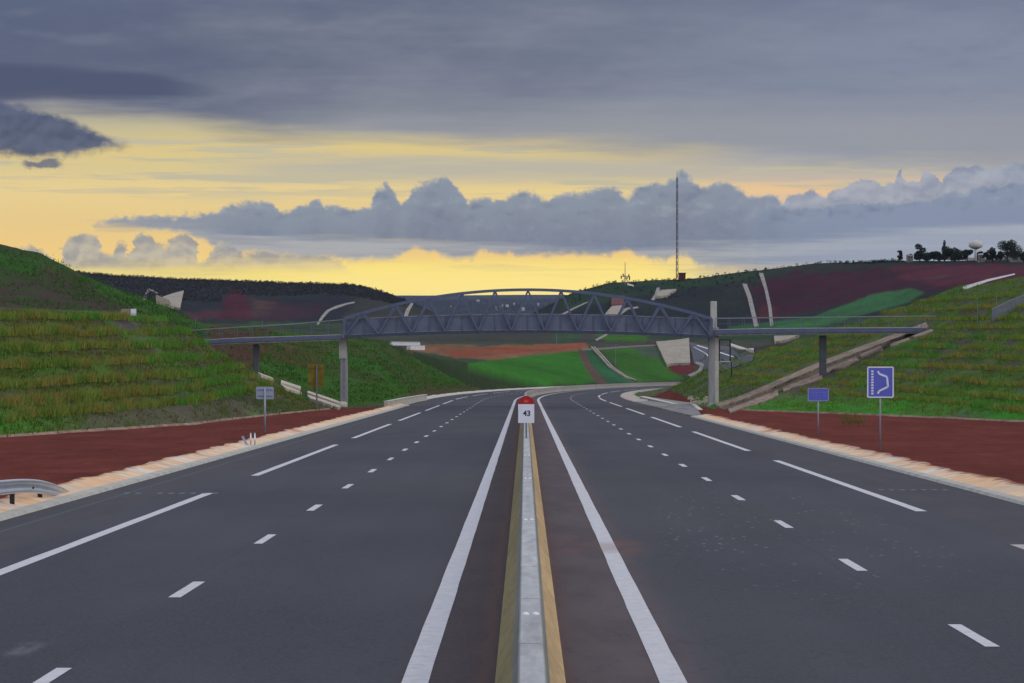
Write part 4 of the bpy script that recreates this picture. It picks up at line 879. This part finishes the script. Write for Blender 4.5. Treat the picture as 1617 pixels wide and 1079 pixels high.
# ------------------------------------------------------------------ vegetation that nobody could count
def blades(name,pts,hgt,spread,nb,cols,label,width=.05,seed=1):
    r=np.random.default_rng(seed); n=len(pts); N_=n*nb
    base=np.repeat(pts,nb,0)+np.stack([r.normal(0,1,N_),r.normal(0,1,N_),np.zeros(N_)],1)*np.repeat(spread,nb)[:,None]*np.array([1,1,0])
    H=np.repeat(hgt,nb)*(.45+.75*r.random(N_)); a=r.random(N_)*6.283
    w=np.stack([np.cos(a),np.sin(a)*.3,np.zeros(N_)],1)*(width*(.6+.8*r.random(N_)))[:,None]
    lean=np.stack([r.normal(0,.32,N_),r.normal(0,.32,N_),np.ones(N_)],1)*H[:,None]
    b=base-np.array([0,0,.05]); V=np.stack([b-w,b+w,b+lean],1).reshape(-1,3)
    me=bpy.data.meshes.new(name); me.vertices.add(len(V)); me.vertices.foreach_set('co',V.astype(np.float32).ravel())
    me.loops.add(3*N_); me.loops.foreach_set('vertex_index',np.arange(3*N_,dtype=np.int32)); me.polygons.add(N_); me.polygons.foreach_set('loop_start',(np.arange(N_)*3).astype(np.int32)); me.update(calc_edges=True)
    o=link(name,me,M['grass']); C=np.repeat(cols,nb,0)*(1.0+.55*r.random((N_,1))); C=np.repeat(C,3,0); setcol(o,C); tag(o,label,'grass',kind='stuff'); return o
GC=[np.array(c) for c in ((.135,.150,.030),(.095,.150,.026),(.150,.135,.034),(.120,.155,.030),(.065,.160,.026))]
def rows_for(pxs,strip,levels,c=.0125,jit=.12):
    out=[];lv=[]
    tt=np.linspace(.02,.99,160)
    for px in pxs:
        X,Y,Z=surf(np.full(tt.shape,px),strip+tt); f=Z+c*Y
        for li,l in enumerate(levels):
            l2=l+.22*(float(vn(px/45,li*3.7,8))-.5)
            i=np.nonzero((f[:-1]<l2)&(f[1:]>=l2))[0]
            if len(i):
                i=i[0]; a=(l2-f[i])/(f[i+1]-f[i]+1e-9)
                out.append((X[i]+(X[i+1]-X[i])*a,Y[i]+(Y[i+1]-Y[i])*a,Z[i]+(Z[i+1]-Z[i])*a)); lv.append(li)
    return np.array(out),np.array(lv)
def chute_zone(pc,q):
    a=inpoly(pc,q,[(995,622),(1050,611),(1066,617),(1105,634),(1125,650),(1125,665),(1000,650)])|inpoly(pc,q,[(1120,636),(1180,622),(1290,570),(1400,528),(1470,508),(1480,524),(1400,556),(1300,602),(1240,628),(1180,652),(1120,652)])
    return a|inpoly(pc,q,[(400,588),(470,608),(545,640),(545,652),(480,634),(440,614),(400,600)])
def planted(px0,px1,step,levels,label,seed,side):
    r=np.random.default_rng(seed)
    pxs=np.arange(px0,px1,step)+r.uniform(-step/2,step/2,len(np.arange(px0,px1,step)))
    p,lv=rows_for(pxs,1,levels)
    gap=vn(p[:,0]*1.3+lv*5,p[:,1]*.25,seed); keep=(gap>.30)|(r.random(len(p))<.30); p=p[keep]; lv=lv[keep]
    q=HY+(HC-p[:,2])*F/p[:,1]; pc=CX+p[:,0]/p[:,1]*F; keep=~chute_zone(pc,q)
    if side=='l': keep&=~((pc>130)&(q>np.interp(pc,[130,200,300,420,500],[655,640,636,622,630]))&(r.random(len(p))<.45))
    p=p[keep]; lv=lv[keep]
    n=len(p); p=p+np.stack([r.normal(0,.12,n),r.normal(0,.35,n),np.zeros(n)],1)
    kk=vn(p[:,0]*.35,p[:,1]*.12,seed+5)+.35*(vn(p[:,0]*1.5,p[:,1]*.7,seed+6)-.5)
    col=np.zeros((n,3)); 
    for i in range(n): col[i]=GC[min(4,max(0,int(kk[i]*5.2)))]
    hgt=(.36+.36*vn(p[:,0]*.9,p[:,1]*.5,seed+9))*(1 if side=='l' else .68); 
    blades('grass',p,hgt,np.full(n,.15),15,col,label,.024,seed)
LV=lambda px,ys:[(lambda h:h.z+.0125*h.y)(hit(px,y)) for y in ys]
planted(-260,500,.62,LV(100,[656,631,606,577,552,528,504])+LV(320,[606,590,572,556])[:0],'rows of tall olive and green grass planted along the left bank',5,'l')
planted(1090,1960,.62,LV(1500,[639,621,602,580,564,549,534,520,505,489,474]),'rows of tall olive and green grass planted along the right bank',6,'r')
def scatter(px0,px1,r0,r1,n,h,label,seed,cols,nb=5,width=.04,pw=1.0,thr=None,sp=.2):
    r=np.random.default_rng(seed); px=r.uniform(px0,px1,n); rw=r0+(r1-r0)*r.random(n)**pw
    X,Y,Z=surf(px,rw); off=np.abs(offset_of(X,Y)); ok=(off>13.4)&~chute_zone(px,HY+(HC-Z)*F/Y)
    if label.startswith('short green grass between the planted rows of the left'): q=HY+(HC-Z)*F/Y; ok&=~((px>130)&(q>np.interp(px,[130,200,300,420,500],[655,640,636,622,630]))&(r.random(n)<.5))
    if thr is not None: ok&=vn(X/2.5,Y/6,seed+1)>thr
    X,Y,Z=X[ok],Y[ok],Z[ok]; m=len(X); f=vn(X/3,Y/9,seed+2)[:,None]; c=np.array(cols[0])*(1-f)+np.array(cols[1])*f
    blades('grass',np.stack([X,Y,Z],1),h*(.5+r.random(m)),np.full(m,sp),nb,c,label,width,seed)
scatter(-260,500,1.01,2.0,19000,.20,'short green grass between the planted rows of the left bank',21,((.045,.10,.015),(.085,.085,.02)),6,.03,.9,.28)
scatter(1040,1960,1.02,2.0,20000,.20,'short green grass between the planted rows of the right bank',22,((.045,.120,.014),(.095,.100,.02)),6,.03,.9,.24)
scatter(-150,400,3.02,4.0,5000,.22,'rough grass on the smooth left hill behind the planted bank',23,((.030,.055,.016),(.028,.085,.014)),4,.05,1,.35,.5)
scatter(400,900,3.02,4.0,8000,.24,'rough green grass on the bank outside the left bend',24,((.030,.065,.014),(.040,.10,.014)),5,.06,1,.3,.5)
scatter(1330,1365,.80,.97,90,.35,'small dry weeds growing on the right red verge',25,((.12,.08,.03),(.06,.06,.02)),6,.015,1,None,.15)
def forest(label,specs,seed,size,colA,colB):
    r=np.random.default_rng(seed); cs=[]
    for px0,px1,r0,r1,n in specs:
        px=r.uniform(px0,px1,n); rw=r.uniform(r0,r1,n); X,Y,Z=surf(px,rw)
        for x,y,z in zip(X,Y,Z): s=size*r.uniform(.5,1.3)*(y/1450.); cs.append((x,y,z+s*.6,s))
    V,fs,C=leafcloud(cs,len(cs)*10,size*.42,colA,colB,seed,1.1)
    mb=MB(); mb.v=[tuple(v) for v in V]; mb.f=fs; o=mb.build('woodland',M['leaf']); setcol(o,C); tag(o,label,'woodland',kind='stuff')
forest('dark scrub and woodland covering the left far ridge',[(120,625,8.95,9.00,900),(120,350,8.40,8.97,2600),(350,640,8.62,8.97,2400)],31,.55,(.034,.035,.038),(.043,.044,.047))
forest('dark bushes along the right far ridge',[(880,1430,8.97,9.01,150),(1330,1420,8.96,9.01,90),(900,1200,8.6,8.95,90)],32,.7,(.016,.024,.016),(.026,.036,.020))
forest('distant tree belts on the hazy plain',[(580,980,11.0,11.9,900)],33,1.1,(.016,.02,.03),(.024,.03,.04))

# ------------------------------------------------------------------ camera
cam=bpy.data.cameras.new('camera'); co=bpy.data.objects.new('camera',cam); COL.objects.link(co); SC.camera=co
cam.sensor_width=36; cam.lens=36*F/1617; cam.clip_start=.5; cam.clip_end=200000
co.location=(0,0,HC); co.rotation_euler=(math.radians(90)-math.atan(74.5/F),0,math.atan(20.5/F))

# ------------------------------------------------------------------ sky (world), sun
SUN_EL,SUN_AZ=math.radians(32),math.radians(118)     # azimuth from +Y towards +X
W=bpy.data.worlds.new('World'); SC.world=W; W.use_nodes=True; nt=W.node_tree; N=nt.nodes; L=nt.links
bg=N['Background']
def V_(v,s):
    if isinstance(v,(int,float)): s.default_value=v
    else: L.new(v,s)
def mt(op,a,b=None,c=None,cl=False):
    n=N.new('ShaderNodeMath'); n.operation=op; n.use_clamp=cl; V_(a,n.inputs[0])
    if b is not None: V_(b,n.inputs[1])
    if c is not None: V_(c,n.inputs[2])
    return n.outputs[0]
add=lambda a,b: mt('ADD',a,b); sub=lambda a,b: mt('SUBTRACT',a,b); mul=lambda a,b: mt('MULTIPLY',a,b)
def sm(x,a,b,c=0.,d=1.):
    n=N.new('ShaderNodeMapRange'); n.interpolation_type='SMOOTHSTEP'; V_(x,n.inputs[0])
    if a>b: a,b,c,d=b,a,d,c
    for i,v in zip((1,2,3,4),(a,b,c,d)): n.inputs[i].default_value=v
    return n.outputs[0]
def mixc(f,a,b):
    n=N.new('ShaderNodeMix'); n.data_type='RGBA'; V_(f,n.inputs[0])
    for i,v in ((6,a),(7,b)):
        if isinstance(v,tuple): n.inputs[i].default_value=(*v,1)
        else: L.new(v,n.inputs[i])
    return n.outputs[2]
tc=N.new('ShaderNodeTexCoord'); sx=N.new('ShaderNodeSeparateXYZ'); L.new(tc.outputs['Generated'],sx.inputs[0])
az=mt('ARCTAN2',sx.outputs[0],sx.outputs[1]); el=mt('ARCSINE',sx.outputs[2])
X=add(mul(az,F),CX); Yp=sub(HY,mul(el,F))
def noise(sxx,syy,seed,det=5,rough=.55,dist=0,dx=0,dy=0):
    c=N.new('ShaderNodeCombineXYZ'); L.new(mt('DIVIDE',add(X,dx),sxx),c.inputs[0]); L.new(mt('DIVIDE',add(Yp,dy),syy),c.inputs[1]); c.inputs[2].default_value=seed
    n=N.new('ShaderNodeTexNoise'); n.inputs['Scale'].default_value=1; n.inputs['Detail'].default_value=det; n.inputs['Roughness'].default_value=rough; n.inputs['Distortion'].default_value=dist; L.new(c.outputs[0],n.inputs[0]); return sub(n.outputs[0],.5)
def curve(x,pts,lo=0.,hi=1650.):
    """piecewise linear function of the column"""
    n=N.new('ShaderNodeFloatCurve'); ys=[p[1] for p in pts]; y0,y1=min(ys)-1,max(ys)+1
    cm=n.mapping; cm.use_clip=False; cv=cm.curves[0]
    q=[((p[0]-lo)/(hi-lo),(p[1]-y0)/(y1-y0)) for p in pts if lo<=p[0]<=hi]
    cv.points[0].location=(0,q[0][1]); cv.points[1].location=(1,q[-1][1])
    for a,b in q:
        if .0005<a<.9995: cv.points.new(a,b)
    for p_ in cv.points: p_.handle_type='VECTOR'
    cm.update(); L.new(mt('DIVIDE',sub(x,lo),hi-lo,cl=True),n.inputs['Value']); n.inputs['Factor'].default_value=1
    return add(mul(n.outputs[0],y1-y0),y0)
def ramp(t,stops):
    n=N.new('ShaderNodeValToRGB'); L.new(t,n.inputs[0]); e=n.color_ramp.elements
    e[0].position=stops[0][0]; e[0].color=(*s2l(stops[0][1]),1); e[1].position=stops[-1][0]; e[1].color=(*s2l(stops[-1][1]),1)
    for p,c in stops[1:-1]: k=e.new(p); k.color=(*s2l(c),1)
    return n.outputs[0]
C_=lambda *c: s2l(c)
strk=noise(420,34,1.3,6,.6); strk2=noise(260,16,7.7,5,.6); fine=noise(36,26,4.1,7,.6); bil=noise(17,14,9.1,9,.66,.4); big=noise(190,60,2.2,4)
rel=sub(noise(46,34,14.1,5,.5,.15,4,9),noise(46,34,14.1,5,.5,.15))     # relief of the billows, lit from above
rel2=sub(noise(150,46,15.3,5,.55,.2,4,12),noise(150,46,15.3,5,.55,.2))
t=mt('DIVIDE',sub(HY+5,add(Yp,mul(strk,18))),HY+5,cl=True)
f=lambda y:(470-y)/470.
left=ramp(t,[(f(470),(255,236,150)),(f(430),(254,228,118)),(f(400),(244,206,130)),(f(350),(233,203,138)),(f(300),(233,208,146)),(f(265),(218,200,146)),(f(235),(222,200,136)),(f(205),(196,186,150)),(f(170),(160,158,156)),(f(0),(118,126,142))])
right=ramp(t,[(f(470),(205,200,190)),(f(430),(190,190,190)),(f(380),(178,182,190)),(f(300),(236,196,150)),(f(272),(216,190,168)),(f(250),(176,176,182)),(f(200),(150,155,168)),(f(0),(112,124,148))])
col=mixc(sm(add(X,mul(big,260)),980,1330),left,right)
# thin grey veil across the middle
veil=mul(sm(add(Yp,mul(strk,60)),236,262),sm(add(Yp,mul(strk2,40)),300,272)); col=mixc(mul(mul(veil,sm(X,250,520)),.75),col,C_(178,176,170))
col=mixc(mul(sm(strk2,-.02,.14),mul(sm(Yp,330,290),sm(Yp,180,220))),col,C_(196,188,160))
# high stratus deck
edge=curve(X,[(0,168),(90,160),(250,178),(330,196),(430,212),(600,216),(800,222),(950,232),(1150,246),(1350,256),(1650,262)])
dk=add(add(mul(strk,1.5),mul(strk2,.7)),.5)
dk2=add(add(mul(strk,.8),mul(strk2,.35)),add(mul(big,1.3),.52))
scol=mixc(mt('ADD',dk2,0,cl=True),C_(96,105,128),C_(128,134,150))
scol=mixc(mul(sm(add(X,mul(big,300)),620,60),.72),scol,C_(80,91,118))
scol=mixc(mul(sm(X,650,1500),.75),scol,C_(134,143,164))
scol=mixc(mul(sm(add(Yp,mul(big,80)),75,-20),.40),scol,C_(94,104,130))
scol=mixc(mul(sm(rel2,.0,.25),.14),scol,C_(150,156,170)); scol=mixc(mul(sm(rel2,.0,-.25),.2),scol,C_(86,96,122))
scol=mixc(mul(mul(sm(add(Yp,mul(strk,60)),120,215),sm(X,300,600)),.75),scol,C_(154,157,164))
deck=sm(sub(edge,add(Yp,mul(strk,75))),-26,24)
col=mixc(mul(deck,.96),col,scol)
# dark shelf at upper left
band=mul(sm(sub(add(Yp,mul(strk2,22)),curve(X,[(0,108),(120,112),(250,122),(350,146),(380,152),(1650,152)])),-9,9),sm(sub(curve(X,[(0,164),(150,160),(260,158),(350,156),(380,150),(1650,150)]),add(Yp,mul(strk2,16))),-4,8))
col=mixc(mul(band,mul(sm(X,380,240),.85)),col,C_(78,86,112))
rag=add(Yp,add(mul(fine,30),add(mul(bil,18),mul(big,26))))
m2=mul(sm(sub(add(rag,0),curve(X,[(0,160),(60,174),(110,190),(150,206),(185,224),(215,233),(1650,233)])),-6,12),sm(sub(curve(X,[(0,246),(60,250),(110,250),(150,240),(185,233),(215,231),(1650,231)]),rag),-14,10))
m2=mul(m2,sm(add(X,mul(fine,30)),222,190)); col=mixc(mul(m2,.97),col,mixc(sm(rel,-.2,.2),C_(76,86,112),C_(94,103,127)))
m3=mul(mul(sm(rag,256,263),sm(rag,276,268)),mul(sm(add(X,mul(fine,20)),36,50),sm(add(X,mul(fine,20)),108,92))); col=mixc(mul(m3,.9),col,C_(106,110,128))
# paler cumulus far right
tp=add(Yp,add(mul(bil,22),mul(fine,10)))
Xv=add(X,mul(noise(18,16,41.3,5),22))
mk=sm(sub(tp,curve(Xv,[(0,500),(1180,500),(1200,330),(1235,322),(1240,312),(1280,300),(1300,312),(1320,300),(1340,293),(1365,282),(1390,295),(1410,290),(1418,268),(1426,290),(1450,286),(1455,271),(1470,274),(1480,290),(1500,268),(1530,264),(1560,268),(1590,261),(1650,264)],900.,1650.)),-2,3)
col=mixc(mul(mk,.93),col,mixc(sm(rel,-.2,.2),C_(136,146,168),C_(166,172,186)))
# main cumulus bank
bank=[(0,500),(140,500),(150,352),(180,346),(230,342),(290,338),(340,338),(360,325),(400,314),(430,319),(440,333),(460,335),(480,320),(500,311),(515,325),(545,328),(585,325),(598,300),(612,292),(625,309),(635,324),(650,298),(670,287),(705,281),(720,294),(738,317),(765,311),(780,320),(800,310),(820,302),(850,305),(865,313),(890,308),(930,305),(960,297),(975,299),(990,318),(1010,298),(1030,289),(1050,287),(1075,268),(1090,281),(1105,293),(1150,287),(1168,299),(1185,311),(1225,307),(1240,326),(1330,322),(1420,320),(1500,306),(1560,296),(1650,288)]
tp2=add(Yp,add(add(mul(bil,26),mul(fine,12)),mul(noise(60,40,21.7,3),22)))
Xw=add(X,add(mul(noise(24,20,31.3,5),24),mul(noise(60,40,33.3,3),16)))
wide=mixc(sm(X,820,830),curve(Xw,bank,100.,860.),curve(Xw,bank,800.,1650.))
top=sm(sub(tp2,wide),-4,5)
base=curve(X,[(0,356),(150,357),(300,360),(400,370),(500,378),(700,386),(1000,387),(1150,383),(1300,374),(1450,360),(1650,350)])
bot=sm(sub(base,add(Yp,mul(strk2,34))),-12,8)
inside=sub(tp2,wide)
relb=mt('MULTIPLY',rel,sm(sub(base,Yp),6,40))
bc=mixc(sm(inside,0,85),C_(134,145,161),C_(118,128,148)); bc=mixc(mul(sm(bil,-.15,.2),.35),bc,C_(140,150,166)); bc=mixc(mul(sm(X,1080,1400),.75),bc,C_(134,146,170)); bc=mixc(mul(sm(X,420,150),.5),bc,C_(156,156,160)); bc=mixc(mul(sm(relb,.02,.22),.55),bc,C_(156,164,178)); bc=mixc(mul(sm(relb,-.02,-.22),.55),bc,C_(106,118,141)); bc=mixc(mul(sm(inside,9,0),.45),bc,C_(178,178,178))
# everything under the bank: lower paler layers with a ragged lower edge
lo=curve(X,[(0,340),(130,345),(300,372),(360,398),(440,404),(520,410),(580,414),(630,408),(655,393),(690,402),(720,412),(748,412),(762,397),(790,404),(900,403),(960,404),(985,396),(1010,408),(1050,416),(1085,404),(1100,420),(1160,428),(1260,436),(1400,460),(1650,480)])
lm_=mul(sm(sub(lo,add(Yp,add(mul(fine,26),mul(bil,16)))),-4,9),sm(sub(Yp,sub(base,6)),-6,6))
lc=mixc(sm(add(mul(strk2,1.),0),-.12,.12),C_(142,150,164),C_(166,170,176)); lc=mixc(mul(sm(X,1150,1400),.7),lc,C_(160,168,184))
col=mixc(mul(lm_,.93),col,lc)
col=mixc(mul(mul(top,bot),.97),col,bc)
# row of small puffs at the lower left
pf=curve(add(X,add(mul(noise(20,16,37.3,5),30),mul(noise(60,40,39.3,3),20))),[(0,404),(30,392),(60,388),(80,402),(100,420),(108,380),(120,369),(138,367),(158,374),(166,396),(180,402),(186,388),(198,385),(208,402),(216,372),(228,364),(240,374),(250,389),(264,386),(274,376),(288,371),(304,370),(312,384),(316,414),(330,408),(336,390),(350,380),(362,378),(374,390),(384,400),(396,400),(420,396),(470,400),(520,404),(560,430),(600,450),(1650,450)],0.,620.)
pm=mul(sm(sub(add(Yp,add(mul(bil,30),mul(fine,20))),pf),-3,8),sm(add(Yp,mul(strk2,34)),440,404)); col=mixc(mul(mul(pm,sm(X,610,540)),.88),col,mixc(sm(rel,-.16,.18),C_(142,147,155),C_(190,184,168)))
# little grey scraps in the yellow window
sc=mul(mul(sm(strk2,.03,.13),sm(Yp,405,414)),mul(sm(Yp,452,440),sm(X,520,640))); col=mixc(mul(sc,.45),col,C_(196,176,140))
bloom=mul(mul(sm(Yp,400,440),sm(Yp,480,452)),mul(sm(X,350,600),sm(X,1150,1000))); col=mixc(mul(bloom,.75),col,(1.12,.88,.235))
# whole-sky light: brighter cloud cover overhead and behind, above what the photo frames
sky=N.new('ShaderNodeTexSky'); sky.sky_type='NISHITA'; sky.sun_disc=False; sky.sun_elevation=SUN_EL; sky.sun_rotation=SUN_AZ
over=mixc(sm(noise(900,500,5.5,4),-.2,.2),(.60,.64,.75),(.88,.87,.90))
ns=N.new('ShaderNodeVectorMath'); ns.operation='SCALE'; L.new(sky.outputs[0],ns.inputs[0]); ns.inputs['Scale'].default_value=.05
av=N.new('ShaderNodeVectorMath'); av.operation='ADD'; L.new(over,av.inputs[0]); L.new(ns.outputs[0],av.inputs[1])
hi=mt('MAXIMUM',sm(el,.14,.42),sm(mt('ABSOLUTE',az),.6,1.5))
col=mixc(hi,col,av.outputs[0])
col=mixc(sm(el,-.002,-.02),col,(.05,.05,.05))
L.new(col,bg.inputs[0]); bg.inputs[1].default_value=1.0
W.cycles.sampling_method='MANUAL'; W.cycles.sample_map_resolution=1024
su=bpy.data.lights.new('sun','SUN'); su.energy=.6; su.angle=math.radians(14); su.color=(1,.93,.82); so=bpy.data.objects.new('sun',su); COL.objects.link(so)
d=Vector((math.sin(SUN_AZ)*math.cos(SUN_EL),math.cos(SUN_AZ)*math.cos(SUN_EL),math.sin(SUN_EL))); so.rotation_euler=d.to_track_quat('Z','Y').to_euler()
so.location=(30,-30,40)

hz=MB().box((-7600,-900,-90),(7600,9900,64)).build('haze',None); tag(hz,'thin bluish evening air over the valley and plain',kind='stuff')
hm=bpy.data.materials.new('haze_air'); hm.use_nodes=True; hn=hm.node_tree; hn.nodes.clear(); ho=hn.nodes.new('ShaderNodeOutputMaterial'); hv=hn.nodes.new('ShaderNodeVolumePrincipled')
hv.inputs['Density'].default_value=.000016; hv.inputs['Color'].default_value=(.45,.55,.85,1); hv.inputs['Anisotropy'].default_value=0; hn.links.new(hv.outputs[0],ho.inputs['Volume']); hz.data.materials.append(hm)
SC.view_settings.view_transform='Standard'; SC.view_settings.look='None'; SC.view_settings.exposure=0; SC.view_settings.gamma=1
SC.cycles.max_bounces=6; SC.cycles.use_denoising=True
